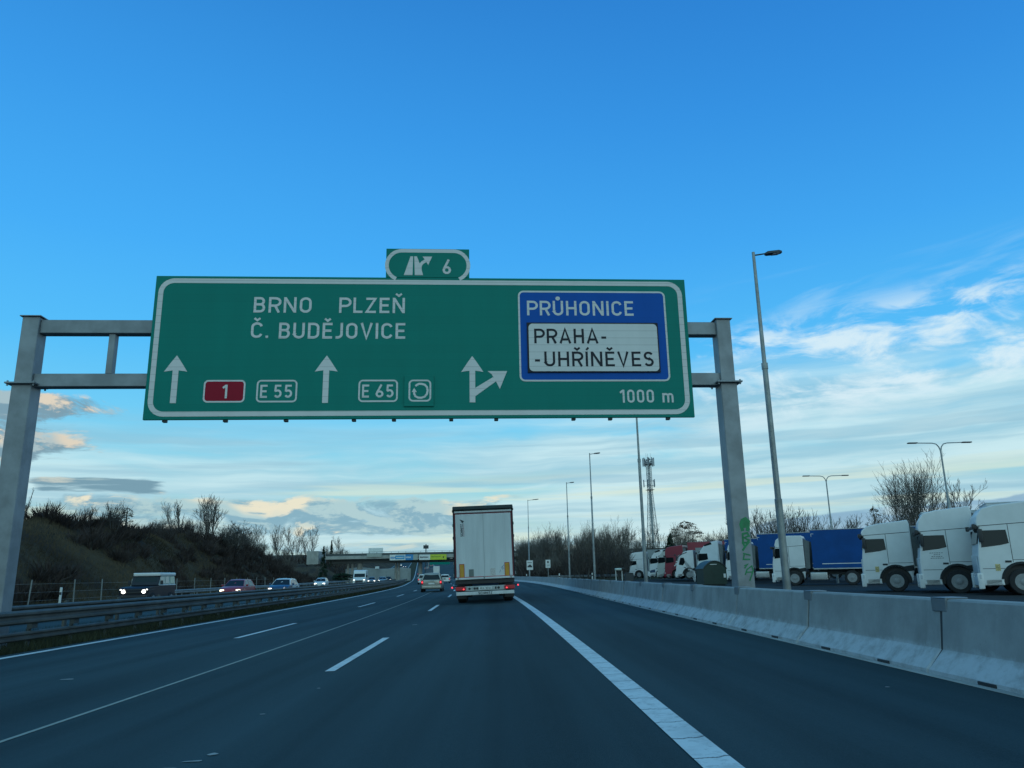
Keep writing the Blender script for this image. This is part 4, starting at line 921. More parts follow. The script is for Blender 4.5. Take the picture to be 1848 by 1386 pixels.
# ------------------------------------------------------------------ parked articulated lorries (forward +Y, origin under the front bumper)
def parked_truck(label, pos, rz, style, pm, tm, roof_m=None, sticker=False, text=False, dark=True, trailer=True, tz=(1.15, 3.95), trailer_y=-2.85, stripe=False, skirt=False, hgt=None, tank=True, vis=True):
    o = thing('parked_lorry', label, 'lorry', pos, rz, 'lorries parked side by side on the lorry park')
    H = hgt or {'high': 3.78, 'merc': 3.50, 'low': 3.1, 'tall': 3.85}[style]
    wy, wr, ar = -1.42, .50, .66
    arch = [(wy + ar * cos(radians(a)), .52 + ar * sin(radians(a))) for a in range(-12, 193, 12)]
    if style == 'high':
        P = [(-.02, .38), (.02, .95), (0, 1.5), (-.06, 1.9), (-.18, 2.62), (-.10, 2.70), (-.09, 2.82), (-.15, max(2.95, H - .55)), (-.36, H - .24), (-.85, H - .13), (-2.2, H), (-2.26, H - .2), (-2.26, 1.05), (-2.12, .62)]
    elif style == 'merc':
        P = [(-.02, .38), (.03, .9), (.02, 1.5), (-.05, 1.95), (-.26, 2.75), (-.22, 2.84), (-.34, 3.2), (-.62, 3.42), (-1.1, H), (-2.1, H - .02), (-2.2, 3.3), (-2.2, 1.1), (-2.12, .62)]
    elif style == 'low':
        P = [(-.02, .38), (.02, .9), (-.02, 1.4), (-.2, 2.0), (-.55, 2.62), (-.95, 2.98), (-1.45, H), (-2.0, H + .02), (-2.02, 1.1), (-2.06, .62)]
    else:
        P = [(-.02, .38), (.03, .9), (.0, 1.5), (-.1, 1.95), (-.32, 2.70), (-.42, 2.95), (-.8, 3.40), (-1.5, H - .1), (-2.2, H), (-2.26, 1.1), (-2.12, .62)]
    cab = MB().prism(P + arch[::-1], 1.22, .05, 2).build('cab', pm, o)
    MB().prism([(wy + (ar + .012) * cos(radians(a)), .52 + (ar + .012) * sin(radians(a))) for a in range(-10, 191, 20)], 1.0, 0).build('wheel_well', M_BLKPL, cab)
    zs = 2.0
    MB().prism([(P[3][0] + .035, zs), (P[4][0] + .035, P[4][1] - .06), (P[4][0] - .03, P[4][1] - .06), (P[3][0] - .03, zs)], 1.10, .012, 1).build('windscreen', M_GLASS, cab)
    if style in ('high', 'merc'):
        MB().prism([(-.24, 2.66), (.02, 2.58), (.04, 2.66), (-.12, 2.76)], 1.20, .02).build('sun_visor', M_BLKPL, cab)
    if style == 'tall':
        MB().prism([(-.86, 3.32), (-.78, 3.44), (-1.5, 3.73), (-1.6, 3.5)], 1.235, .01).build('roof_window', M_GLASS, cab)
        MB().prism([(-.38, 2.78), (-.2, 2.72), (-.18, 2.78), (-.3, 2.86)], 1.16, .02).build('sun_visor', M_GLASS, cab)
    if style == 'low':
        st_ = MB()
        for sd in (-1, 1):
            st_.ribbon([(-.15, 2.22), (-.4, 2.52), (-.8, 2.76), (-1.3, 2.92)], .09, lambda u, v, sd=sd: (sd * 1.2235, u, v))
        st_.build('dark_side_stripe', P_DARK, cab)
    for sd in (-1, 1):
        x = sd * 1.212
        zt = 2.50 if style == 'high' else 2.62 if style != 'low' else 2.35; zb = 1.86 if style == 'high' else 1.92 if style != 'low' else 1.6
        y0 = -.16 if style != 'low' else -.32
        w0 = [(y0, zb - .02), (y0 - .10, zt), (-1.08, zt), (-1.12, zb + .12), (-.8, zb + .05)]
        if style == 'low': w0 = [(y0, zb), (y0 - .25, zt), (-.95, zt), (-1.05, zb + .25), (-.8, zb - .08)]
        MB().prism(w0, .02, .008, 1, off=x).build('side_window', M_GLASS, cab)
        if style in ('high', 'merc'):
            sg = MB()
            sg.ribbon([(-.16, 2.68), (-2.22, 2.78)], .026, lambda u, v, sd=sd: (sd * 1.2228, u, v)); sg.ribbon([(-1.16, 1.25), (-1.16, 2.72)], .022, lambda u, v, sd=sd: (sd * 1.2232, u, v)); sg.ribbon([(-.1, 1.02), (-.85, 1.02)], .02, lambda u, v, sd=sd: (sd * 1.2228, u, v))
            sg.ribbon([(-1.16, 1.34), (-2.22, 1.34)], .02, lambda u, v, sd=sd: (sd * 1.2226, u, v))
            sg.build('panel_gap', M_DARK, cab)
        m_ = MB().bbox((sd * 1.36, -.18, 2.30), (.20, .16, .52), .04, 2).build('wing_mirror', M_BLKPL, cab, smooth=50)
        MB().bbox((sd * 1.30, .0, 2.66), (.14, .14, .2), .04, 2).build('kerb_mirror', M_BLKPL, cab, smooth=50)
        MB().bbox((sd * 1.226, -1.0, 1.28), (.02, .22, .08), .006, 1).build('door_handle', M_BLKPL, cab)
        # wheel-arch trim, running back over the wheel
        tr = [(wy + (ar + .09) * cos(radians(a)), .52 + (ar + .09) * sin(radians(a))) for a in range(8, 121, 14)] + [(-2.23, 1.24), (-2.23, .98)] + [(wy + ar * cos(radians(a)), .52 + ar * sin(radians(a))) for a in range(140, 7, -12)]
        MB().prism(tr, .025, 0, off=sd * 1.215).build('wheel_arch', P_DARK if dark else pm, cab)
        MB().bbox((sd * 1.14, -.42, .50), (.16, .55, .22), .02, 1).build('entry_step', M_TANK, cab)
        MB().bbox((sd * 1.08, .02, .72), (.34, .10, .20), .04, 2).build('headlight', mat('lamp_glass', (.5, .52, .54), .15, 0, 0), cab)
        MB().bbox((sd * 1.18, .02, .55), (.12, .22, .62), .05, 2).build('bumper_corner', pm, cab, smooth=50)
        wheel(o, sd * 1.06, wy, wr, .32, sd, lorry=True)
        wheel(o, sd * .98, -5.2, wr, .54, sd, lorry=True)
        if tank:
            MB().bbox((sd * .98, -3.05, .62), (.52, 1.15, .56), .09, 3).build('fuel_tank', M_TANK if not skirt else pm, o, smooth=50)
        if skirt:
            MB().prism([(-2.18, .98), (-3.95, .98), (-3.95, .32), (-2.45, .32), (-2.28, .6)], .02, .01, off=sd * 1.24).build('side_skirt', pm, o)
            mb = MB()
            for yy in (-3.55, -3.55):
                pass
            mb.bbox((sd * 1.262, -3.6, .78), (.012, .36, .13), .003, 1); mb.bbox((sd * 1.262, -3.6, .54), (.012, .36, .13), .003, 1)
            mb.build('skirt_vent', M_BLKPL, o)
        MB().bbox((sd * .42, -4.0, .85), (.10, 4.6, .24), .01, 1).build('frame_rail', M_DARK, o)
        if style == 'high' or style == 'tall' or style == 'merc':
            MB().prism([(-2.24, 1.15), (-2.24, H - .28), (-2.62, H - .45), (-2.52, 1.15)], .02, .004, off=sd * 1.10).build('air_deflector', mat('deflector_grey', (.10, .115, .12), .6), o)
    if sticker:
        MB().bbox((-1.226, -.62, 1.06), (.012, .17, .26), .003, 1).build('yellow_sticker', mat('sticker_yellow', (.45, .36, .16), .6, 0, .5, 25), cab)
    if text:
        mb = MB()
        for k, (a, b_) in enumerate(((-.42, -1.0), (-.58, -.86), (-.48, -.95), (-.44, -1.02))):
            for q in range(int((a - b_) / .09)):
                mb.box((-1.2235, a - q * .09 - .035, 1.74 - k * .075), (.004, .055 if q % 3 else .075, .022))
        mb.build('small_lettering', M_DARK, cab)
    MB().bbox((0, .02, .52), (2.2, .10, .34), .05, 2).build('bumper', pm, cab, smooth=50)
    MB().bbox((0, .025, 1.2), (1.9, .05, .7), .03, 1).build('grille', M_BLKPL if style != 'high' else pm, cab)
    if trailer:
        z0, z1 = tz; y1 = trailer_y
        t_ = MB().bbox((0, y1 - 6.7, (z0 + z1) / 2), (2.52, 13.4, z1 - z0), .04, 2).build('trailer_body', tm, o)
        mb = MB().bbox((0, y1 - 6.7, z1 + .012), (2.55, 13.44, .05), .01, 1); mb.bbox((0, y1 - 6.7, z0 - .02), (2.54, 13.42, .09), .01, 1)
        mb.build('trailer_rail', M_TANK if stripe else tm, t_)
        if stripe:
            mb = MB()
            for sd in (-1, 1): mb.bbox((sd * 1.266, y1 - 6.9, z0 + .32), (.008, 12.6, .05), .002, 1)
            mb.build('reflective_tape', M_PLATE, t_)
            mb = MB()
            for sd in (-1, 1):
                MB().ribbon([(y1 - .05, z1 - .46), (y1 - .05, z1 - .26), (y1 - .22, z1 - .26)], .03, lambda u, v, sd=sd: (sd * 1.2635, u, v)).build('curtain_hook', M_PLATE, t_)
        for sd in (-1, 1):
            for yy in (-8.6, -9.9, -11.2): wheel(o, sd * 1.06, y1 + yy, .5, .385, sd, lorry=True)
            MB().bbox((sd * .5, y1 - 6.7, z0 - .16), (.12, 12.8, .2), .01, 1).build('trailer_beam', M_DARK, o)
            MB().bbox((sd * .8, y1 - 2.6, .62), (.1, .1, .9), .01, 1).build('landing_leg', M_DARK, o)
    return o
P_CURT = mat('blue_curtain', (0.003, 0.058, 0.22), .6, 0, .14, .7, .15, 3, spec=.2)
P_BOXW = mat('white_trailer', (.52, .53, .53), .5, 0, .08, .6)
P_BOXG = mat('grey_trailer', (.22, .25, .26), .6, 0, .1, .6)
P_DRED = paint('dark_red_truck_paint', (.20, .012, .03)); P_CREAM = paint('cream_truck_paint', (.42, .43, .40))
P_ICE = paint('ice_white_paint', (.55, .60, .63))
RZ = radians(64)
pt = parked_truck
pt('nearest white lorry cab in the row, cut off at the right side of the picture', (19.50, 32.10, 0), RZ, 'high', P_TWHITE, P_BOXW, sticker=True, hgt=3.62, tz=(1.15, 3.75))
pt('white lorry cab with small dark door lettering and white side skirt, second from right', (19.13, 35.80, -.02), RZ, 'high', P_TWHITE, P_BOXW, text=True, skirt=True, hgt=3.72, tz=(1.15, 3.78))
pt('white lorry cab with yellow door sticker, right beside a blue curtain trailer', (18.27, 39.50, 0), RZ, 'high', P_TWHITE, P_BOXW, sticker=True, hgt=3.36, tz=(1.15, 3.65))
pt('white lorry cab half hidden by the tall lamp post, pulling a dark blue curtain trailer', (20.30, 58.10, .0), RZ, 'merc', P_TWHITE, P_CURT, stripe=True, trailer_y=-2.75, tz=(1.15, 3.82))
pt('lorry with dark blue curtain trailer whose cab hides behind the right gantry post', (20.45, 70.60, .1), RZ, 'merc', P_TWHITE, P_CURT, stripe=True, tz=(1.15, 4.05))
f_ = pt('tall pale blue white lorry with dark blue curtain trailer behind the dark green container', (20.30, 80.10, .2), RZ, 'tall', P_ICE, P_CURT, stripe=True, tz=(1.15, 3.9), dark=False)
pt('low white lorry cab with dark curved stripe, right of the dark red lorry', (20.15, 89.10, .25), RZ, 'low', P_TWHITE, P_BOXG, tz=(1.0, 3.35), trailer_y=-2.3, hgt=3.12)
r_ = pt('dark red lorry with white swirls on its cab and a red trailer', (20.05, 94.60, .25), RZ, 'high', P_DRED, paint('red_trailer', (.22, .02, .035)), hgt=3.9, tz=(1.15, 4.15), dark=False)
mb = MB()
rs = random.Random(2)
for k in range(9):
    y0 = -1.15 - .1 * k; z0 = 1.5 + .22 * k if k < 6 else 1.2 + .2 * (k - 6)
    mb.ribbon([(y0, z0), (y0 - .25, z0 + .10 + .1 * rs.random()), (y0 - .5, z0 + .02), (y0 - .75, z0 + .14)], .07 + .04 * rs.random(), lambda u, v, k=k: (-1.2265 - .0005 * k, u, v))
mb.build('white_swirl', P_WHITE, [c for c in r_.children if c.name.startswith('cab')][0])
pt('cream white lorry cab squeezed between the dark red lorry and the blue striped one', (20.25, 100.10, .25), RZ, 'tall', P_CREAM, P_BOXG, hgt=3.75, dark=False)
j_ = pt('white lorry cab with blue lower panels in the far part of the row', (20.30, 105.60, .25), RZ, 'tall', P_TWHITE, P_BOXG, hgt=3.72, dark=False)
mb = MB().prism([(-.02, .75), (-.75, .82), (-.75, 1.18), (-.3, 1.12), (-.02, 1.0)], .008, 0, off=-1.226); mb.build('blue_side_panel', P_NAVY, [c for c in j_.children if c.name.startswith('cab')][0])
mb = MB().prism([(-.02, 1.1), (-.5, 1.35), (-1.1, 1.42), (-1.1, 1.5), (-.5, 1.45), (-.02, 1.2)], .008, 0, off=-1.226); mb.build('blue_swoosh', P_NAVY, [c for c in f_.children if c.name.startswith('cab')][0])
pt('white tall-roofed lorry at the far end of the parked row, beside the grass bank', (19.85, 119.10, .25), RZ, 'high', P_TWHITE, P_BOXG, skirt=True, hgt=3.85, tz=(1.15, 4.05), dark=False)

# ------------------------------------------------------------------ dark green container, small shelter
def container():
    o = thing('recycling_container', 'dark green container with an arched lid standing in front of the pale blue white lorry', 'container', (16.7, 62.5, 0), radians(8))
    P_G = mat('bin_green', (.012, .03, .022), .55, 0, .15)
    A = [(-.95, .1), (-.95, 1.25)] + [(-.95 + 1.9 * k / 10, 1.25 + .58 * sin(pi * k / 10) ** .8) for k in range(1, 10)] + [(.95, 1.25), (.95, .1)]
    MB().loft([[(p[0], -.75, p[1]) for p in A], [(p[0], .75, p[1]) for p in A]]).build('body', P_G, o, smooth=30)
    L_ = [(-1.0 + 2.0 * k / 12, 1.25 + .62 * sin(pi * k / 12) ** .8) for k in range(13)]
    MB().loft([[(p[0], y, p[1] + e) for p in L_] + [(p[0], y, p[1] + e + .05) for p in L_[::-1]] for y, e in ((-.8, .0), (.8, .0))]).build('lid', mat('bin_lid', (.045, .055, .055), .55), o, smooth=30)
    MB().bbox((-.1, -.765, 1.62), (.55, .02, .05), .006, 1).build('lid_handle', M_PLATE, o)
    MB().bbox((.78, -.76, .75), (.18, .015, .30), .004, 1).build('notice', M_PLATE, o)
    MB().bbox((0, 0, .06), (1.7, 1.3, .12), .01, 1).build('base', M_DARK, o)
container()
def shelter():
    o = thing('pay_station', 'small stand of two white posts under a pale rounded roof beside a dark bin', 'stand', (14.3, 95, 0), 0)
    for x in (-.42, .32): MB().cyl((x, 0, 0), (x, 0, 1.35), .05, n=10).build('post', M_PLATE, o)
    MB().bbox((-.12, 0, 1.5), (.8, .6, .28), .12, 3).build('roof', mat('pale_roof', (.45, .5, .46), .5), o, smooth=50)
    MB().bbox((.35, .1, 1.62), (.7, .5, .12), .04, 2).build('roof_wing', M_DARK, o)
    o = thing('waste_bin', 'dark square waste bin standing right of the two white posts', 'bin', (15.5, 95.3, 0), 0)
    MB().bbox((0, 0, .5), (.95, .8, .96), .06, 2).build('body', M_DARK, o); MB().bbox((0, 0, 1.03), (1.0, .85, .1), .04, 2).build('lid', M_BLKPL, o)
shelter()

# ------------------------------------------------------------------ street lamps
def lamp(label, x, y, h, arm, z0=0.0, tilt=.06, head=True, r0=.11, group='lamp posts along the right shoulder'):
    o = thing('street_lamp', label, 'street lamp', (x, y, z0), 0, group)
    a, b_ = h * .28, h * .66
    MB().tube([(0, 0, 0), (0, 0, a), (0, 0, a + .02), (0, 0, b_), (0, 0, b_ + .02), (0, 0, h)], [r0, r0 * .96, r0 * .80, r0 * .72, r0 * .58, r0 * .42], 14).build('pole', M_GALV, o, smooth=40)
    MB().cyl((0, 0, b_ - .18), (0, 0, b_ + .03), r0 * .86, n=14).build('collar', M_GALV, o, smooth=40)
    L = arm
    MB().tube([(0, 0, h - .12), (L * .45, -.02, h - .12 + L * .06)], [.028, .026], 8).build('arm', M_DARK, o)
    if head:
        x0, x1 = L * .40, L
        z = h - .12
        R = []
        for f, w, t_ in ((0, .05, .04), (.14, .13, .07), (.8, .14, .07), (1.0, .06, .05)):
            xx = x0 + (x1 - x0) * f; zz = z + xx * .10
            R.append([(xx, -w, zz - .02), (xx, w, zz - .02), (xx, w * .8, zz + t_), (xx, -w * .8, zz + t_)])
        hd = MB().loft(R).build('lamp_head', M_DARK, o)
        xx = x0 + (x1 - x0) * .62; zz = z + xx * .10
        MB().bbox((xx, 0, zz - .035), ((x1 - x0) * .4, .2, .02), .004, 1, Matrix.Translation((xx, 0, zz - .035)) @ Matrix.Rotation(-.1, 4, 'Y') @ Matrix.Translation((-xx, 0, -(zz - .035)))).build('lens', mat('lamp_lens', (.35, .36, .42), .3), hd)
    return o
lamp('nearest and tallest lamp post, rising just right of the gantry post', 9.05, 25, 11.98, 1.0, r0=.125)
lamp('lamp post whose head hides behind the big green sign', 9.2, 50, 12.6, 1.0, r0=.125)
lamp('lamp post left of the lattice tower, third from the right along the shoulder', 9.07, 76, 12.75, 1.05)
lamp('lamp post left of the third, standing before the bare trees, fourth along the shoulder', 8.85, 101, 12.75, 1.0)
lamp('farthest lamp post with a long flat arm, just right of the lorry ahead', 4.6, 125, 12.8, 1.75, r0=.1)
def twin(label, x, y, h, span, z0=0):
    o = thing('twin_lamp', label, 'street lamp', (x, y, z0), 0, 'twin-arm lamps over the lorry park')
    MB().tube([(0, 0, 0), (0, 0, h * .62), (0, 0, h * .63), (0, 0, h - .45)], [.09, .075, .055, .045], 10).build('pole', M_GALV, o, smooth=40)
    for sd in (-1, 1):
        a = MB().tube([(0, 0, h - .5), (sd * .08, 0, h - .25), (sd * .22, 0, h - .08), (sd * .45, 0, h - .02), (sd * span * .72, 0, h)], [.04, .036, .032, .03, .028], 8).build('arm', M_GALV, o, smooth=60)
        MB().bbox((sd * span * .86, 0, h), (span * .30, .22, .07), .03, 2).build('lamp_head', M_DARK, a)
    return o
twin('twin-arm lamp on the right, rising between the bare trees behind the white lorries', 26.3, 45, 8.30, 1.9)
twin('twin-arm lamp left of the other, rising behind the blue curtain trailer', 26.5, 62, 8.45, 1.85)

# ------------------------------------------------------------------ lattice telecom tower
def tower():
    o = thing('telecom_tower', 'tall steel lattice telecom tower with antennas rising behind the wood', 'tower', (52.9, 270, .8), radians(12))
    H, wb, wt = 39.5, 4.1, 1.35
    hw = lambda z: (wb + (wt - wb) * min(1, z / 27)) / 2
    crn = lambda z: [(sx * hw(z), sy * hw(z), z) for sx, sy in ((-1, -1), (1, -1), (1, 1), (-1, 1))]
    for k in range(4):
        MB().tube([crn(z)[k] for z in (0, 9, 18, 27, H - 1)], [.12, .11, .10, .09, .08], 6).build('leg', M_GALV, o)
    lv = [0, 3.6, 7.0, 10.2, 13.2, 16.0, 18.7, 21.2, 23.6, 25.8, 28, 30, 32, 34, 36, 38]
    mb = MB()
    for a, b_ in zip(lv, lv[1:]):
        A, B = crn(a), crn(b_)
        for k in range(4):
            mb.tube([B[k], B[(k + 1) % 4]], [.055, .055], 4); mb.tube([A[k], B[(k + 1) % 4]], [.04, .04], 4); mb.tube([A[(k + 1) % 4], B[k]], [.04, .04], 4)
    mb.build('bracing', M_GALV, o)
    mb = MB(); mb.bbox((0, 0, 14), (.75, .3, 27.5), .02, 1); mb.bbox((0, 0, 32), (.4, .2, 9), .02, 1); mb.build('cable_ladder', mat('cable_grey', (.30, .33, .34), .6), o)
    for z in (28.2, 37.0):
        MB().bbox((0, 0, z), (2.4, 2.4, .12), .02, 1).build('platform', M_DARK, o)
    for z, n, rr, hh in ((30.5, 5, 2.0, 2.6), (38.0, 8, 1.9, 3.0)):
        for k in range(n):
            a = 2 * pi * k / n + .3
            p = (rr * cos(a), rr * sin(a), z)
            MB().bbox(p, (.30, .30, hh), .05, 2).build('antenna', M_STEEL, o)
        mb = MB()
        for k in range(n):
            a = 2 * pi * k / n + .3
            for dz in (-.8, .8): mb.tube([(.5 * cos(a), .5 * sin(a), z + dz), (rr * cos(a), rr * sin(a), z + dz)], [.05, .05], 4)
        mb.build('antenna_mount', M_DARK, o)
    mb = MB()
    for k in range(10):
        a = k * 2.4; mb.bbox((.9 * cos(a), .9 * sin(a), 37.6 + (k % 4) * .6), (.45, .4, .55), .05, 1)
    mb.build('radio_unit', M_STEEL, o)
    for k, (x, y) in enumerate(((-.6, .4), (.8, -.3), (.1, .7))):
        MB().tube([(x, y, 39), (x, y, 41.2)], [.05, .03], 5).build('whip_aerial', M_DARK, o)
tower()

# ------------------------------------------------------------------ overpass
def overpass():
    BZ = 5.85
    o = thing('overpass', 'concrete road overpass crossing the motorway in the distance', 'bridge', (0, 222, 0), 0)
    MB().bbox((6, 0, BZ + .6), (110, 9, .88), .05, 1).build('deck', M_CONC2, o)
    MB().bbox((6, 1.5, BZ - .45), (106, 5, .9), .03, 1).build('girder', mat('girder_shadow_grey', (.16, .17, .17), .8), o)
    p = MB(); p.bbox((6, -4.3, BZ + 2.05), (112, .06, .07), .01, 1); p.bbox((6, -4.3, BZ + 1.55), (112, .05, .05), .01, 1); p.build('handrail', M_RAIL, o)
    mb = MB()
    for x in range(-50, 62, 2): mb.bbox((x, -4.3, BZ + 1.5), (.07, .07, 1.0), .01, 1)
    mb.build('railing_posts', M_RAIL, o)
    p = MB(); p.bbox((6, 4.2, BZ + 1.5), (116, .08, .9), .01, 1); p.build('noise_screen', mat('screen_grey', (.05, .06, .06), .6), o)
    for x, r in ((-42.6, .35), (-41.4, .35), (-39.3, .75), (-29.2, .35), (-28.4, .35), (-22.4, .55), (3.5, .5), (8.5, .5), (20, .6)):
        z0 = -.4
        MB().cyl((x, 0, z0), (x, 0, BZ - .8), r, n=14).build('pillar', M_CONC2, o, smooth=40)
    MB().bbox((-51.5, 0, 6.6), (3.2, 9.5, 3.6), .05, 1).build('abutment', M_CONC2, o)
overpass()
def sign_board(name, label, cat, x, y, z0, z1, w, panels, depth=.25):
    o = thing(name, label, cat, (x, y, 0), 0)
    MB().bbox((0, .13, (z0 + z1) / 2), (w, depth, z1 - z0), .02, 1).build('frame', M_GALV, o)
    for (a, b_, m, c, d) in panels:
        MB().bbox(((a + b_) / 2 * w - w / 2, -.02, z0 + (z1 - z0) * (c + d) / 2), ((b_ - a) * w, .04 + .02 * (c > .02), (z1 - z0) * (d - c)), .004, 1).build('panel', m, o)
    return o
A_W = mat('banner_white', (.62, .64, .62), .5); A_B = mat('banner_blue', (.03, .26, .48), .5); A_B2 = mat('banner_mid_blue', (.02, .20, .45), .5); A_Y = mat('banner_yellow', (.45, .52, .03), .5); A_G = mat('banner_grey', (.30, .33, .30), .5)
def word(o, x0, z, h, n, m, y=-.062, w=.3):
    mb = MB(); rr = random.Random(n)
    for k in range(n): mb.box((x0 + k * w, y, z + (rr.random() - .5) * h * .15), (w * .72, .02, h * (.7 + .3 * rr.random())))
    mb.build('wording', m, o)
s1 = sign_board('banner_board', 'white and blue advertising banner hung on the overpass above the oncoming lanes', 'banner', -26.5, 217.2, 5.5, 7.0, 7.7, [(0, .56, A_W, 0, 1), (.56, .84, A_B2, 0, 1), (.84, 1, A_G, 0, 1), (.20, .53, A_B, .18, .85)])
word(s1, -3.5, 6.2, .5, 5, A_B2, -.045, .28); word(s1, .8, 6.25, .4, 5, A_W, -.045, .26); word(s1, -2.0, 6.25, .35, 7, A_W, -.055, .3)
s2 = sign_board('banner_board', 'white and yellow advertising banner hung on the overpass left of the lorry', 'banner', -18.5, 217.2, 5.45, 6.9, 7.5, [(0, .40, A_W, 0, 1), (.40, 1, A_Y, 0, 1)])
word(s2, -3.4, 6.2, .42, 8, M_DARK, -.045, .29); word(s2, -.4, 6.3, .36, 9, mat('word_green', (.18, .26, .02), .5), -.045, .3); word(s2, 2.9, 6.15, .5, 1, M_DARK, -.045, .4)
o = sign_board('billboard', 'white billboard standing on the overpass left of the banners', 'billboard', -34.6, 219.5, 7.55, 9.0, 4.0, [(0, 1, A_W, 0, 1)])
for x in (-1.2, 0, 1.2): MB().bbox((x, .2, 7.2), (.12, .12, .8), .01, 1).build('leg', M_GALV, o)
MB().bbox((0, -2.2, 6.95), (4.1, .1, .9), .02, 1).build('base_screen', A_G, o)
o = sign_board('direction_sign', 'distant green gantry sign glimpsed under the yellow banner', 'road sign', -22.9, 300, 5.3, 8.2, 7.6, [(0, 1, M_GREEN, 0, 1)])
word(o, -2.8, 6.4, .4, 7, A_W, -.045, .35); word(o, 1.0, 6.9, .35, 6, A_W, -.045, .3)
MB().cyl((-4.3, .3, -.2), (-4.3, .3, 8.4), .22, n=10).build('post', M_GALV, o); MB().bbox((-.2, .45, 7.4), (8.4, .3, .3), .02, 1).build('beam', M_GALV, o)
o = thing('billboard_mast', 'tall mast with a boxy head rising beyond the overpass', 'mast', (-32.9, 350, 2.0), 0)
MB().cyl((0, 0, 0), (0, 0, 13), .28, .2, n=10).build('pole', M_DARK, o)
MB().bbox((0, 0, 11.7), (2.3, .5, 1.5), .05, 1).build('head', M_DARK, o); MB().bbox((0, 0, 9.1), (5.5, .6, .35), .05, 1).build('platform', M_DARK, o)
o = thing('retaining_wall', 'pale concrete wall curving behind the oncoming traffic under the overpass', 'wall', (0, 0, 0), 0)
mb = MB(); rings = []
for q in frange(0, 1, .125):
    x = -46 + 15.5 * q; y = 236 + 26 * q; h = 3.9 - .5 * abs(q - .5) + .3 * sin(q * 9)
    rings.append([(x, y, -.6), (x, y, h - .1), (x + .4, y + .6, h), (x + .8, y + 1, h - .1), (x + .8, y + 1, -.6)])
mb.loft(rings).build('wall', mat('pale_wall', (.30, .31, .28), .85, 0, .15, .3), o)
MB().bbox((-38.5, 248, 4.0), (1.2, .5, .7), .03, 1).build('sign_box', A_W, o)

# small road signs and marker posts
def plate_sign(label, x, y, zc, w, h, kind):
    o = thing('roadside_sign', label, 'road sign', (x, y, 0), 0)
    MB().cyl((0, .05, -.1), (0, .05, zc + h / 2), .04, n=8).build('post', M_GALV, o)
    p = MB().bbox((0, 0, zc), (w, .04, h), .012, 1).build('plate', M_PLATE, o)
    m = MB(); f = lambda u, v: (u, -.0215, v)
    if kind == 0:
        m.poly([(-.33, zc - .30), (-.33, zc - .12), (-.18, zc - .05), (-.12, zc + .06), (.14, zc + .06), (.2, zc - .05), (.33, zc - .12), (.33, zc - .30)], f)
        for k in range(5): m.poly([(-.3 + k * .12, zc + .28), (-.22 + k * .12, zc + .28), (-.22 + k * .12, zc + .42), (-.3 + k * .12, zc + .42)], f)
    else:
        m.poly([(-.08, zc + .08), (.08, zc + .08), (.1, zc + .3), (0, zc + .36), (-.1, zc + .3)], f)
        for k in range(2): m.poly([(-.18, zc - .15 - k * .12), (.18, zc - .15 - k * .12), (.18, zc - .11 - k * .12), (-.18, zc - .11 - k * .12)], f)
    m.build('symbol', M_DARK, p)
plate_sign('white sign with a dark vehicle symbol under the farthest lamp post', 4.12, 110, 2.35, .88, 1.3, 0)
plate_sign('white sign with a small dark upright symbol, right of the vehicle sign', 5.75, 95, 2.3, .58, .95, 1)
def marker(label, x, y, z, h=.95, group=None):
    o = thing('marker_post', label, 'marker post', (x, y, z), 0, group)
    MB().bbox((0, 0, h / 2), (.13, .09, h), .03, 2).build('post', M_PLATE, o)
    MB().bbox((0, -.045, h * .72), (.132, .02, .16), .004, 1).build('reflector', M_DARK, o)
marker('white marker post with dark band behind the left guard rails', -20.6 - 5.4, 47.5, -.35, 1.25)
for x, y, lab in ((6.7, 90, 'white marker post under the fourth lamp post'), (12.3, 106, 'white marker post near the two-post stand'), (3.9, 118, 'white marker post left of the white signs')):
    marker(lab, x, y, 0, 1.15)

# wire fence at the foot of the slope
fe = thing('wire_fence', 'wire fence with thin grey posts along the foot of the left slope', 'fence')
fp = []
for k, y in enumerate([38, 43, 48.5, 54] + list(range(58, 130, 5))):
    p = (xc(y) - 27.6, y, zr(y) + hill(y, -27.6)); fp.append(p)
    lean = random.Random(k).uniform(-.1, .1)
    MB().tube([(p[0], p[1], p[2] - .1), (p[0] + lean, p[1], p[2] + 1.75)], [.045, .04], 6).build('post', mat('fence_post', (.22, .23, .22), .8), fe)
    if k == 0: MB().tube([(p[0] - .9, p[1] - 1.0, p[2]), (p[0], p[1], p[2] + 1.3)], [.035, .03], 5).build('brace', mat('fence_post', (.22, .23, .22), .8), fe)
mb = MB()
for h in (.5, 1.0, 1.5):
    mb.tube([(p[0], p[1], p[2] + h) for p in fp], [.009] * len(fp), 4)
mb.build('wire', M_GALV, fe)
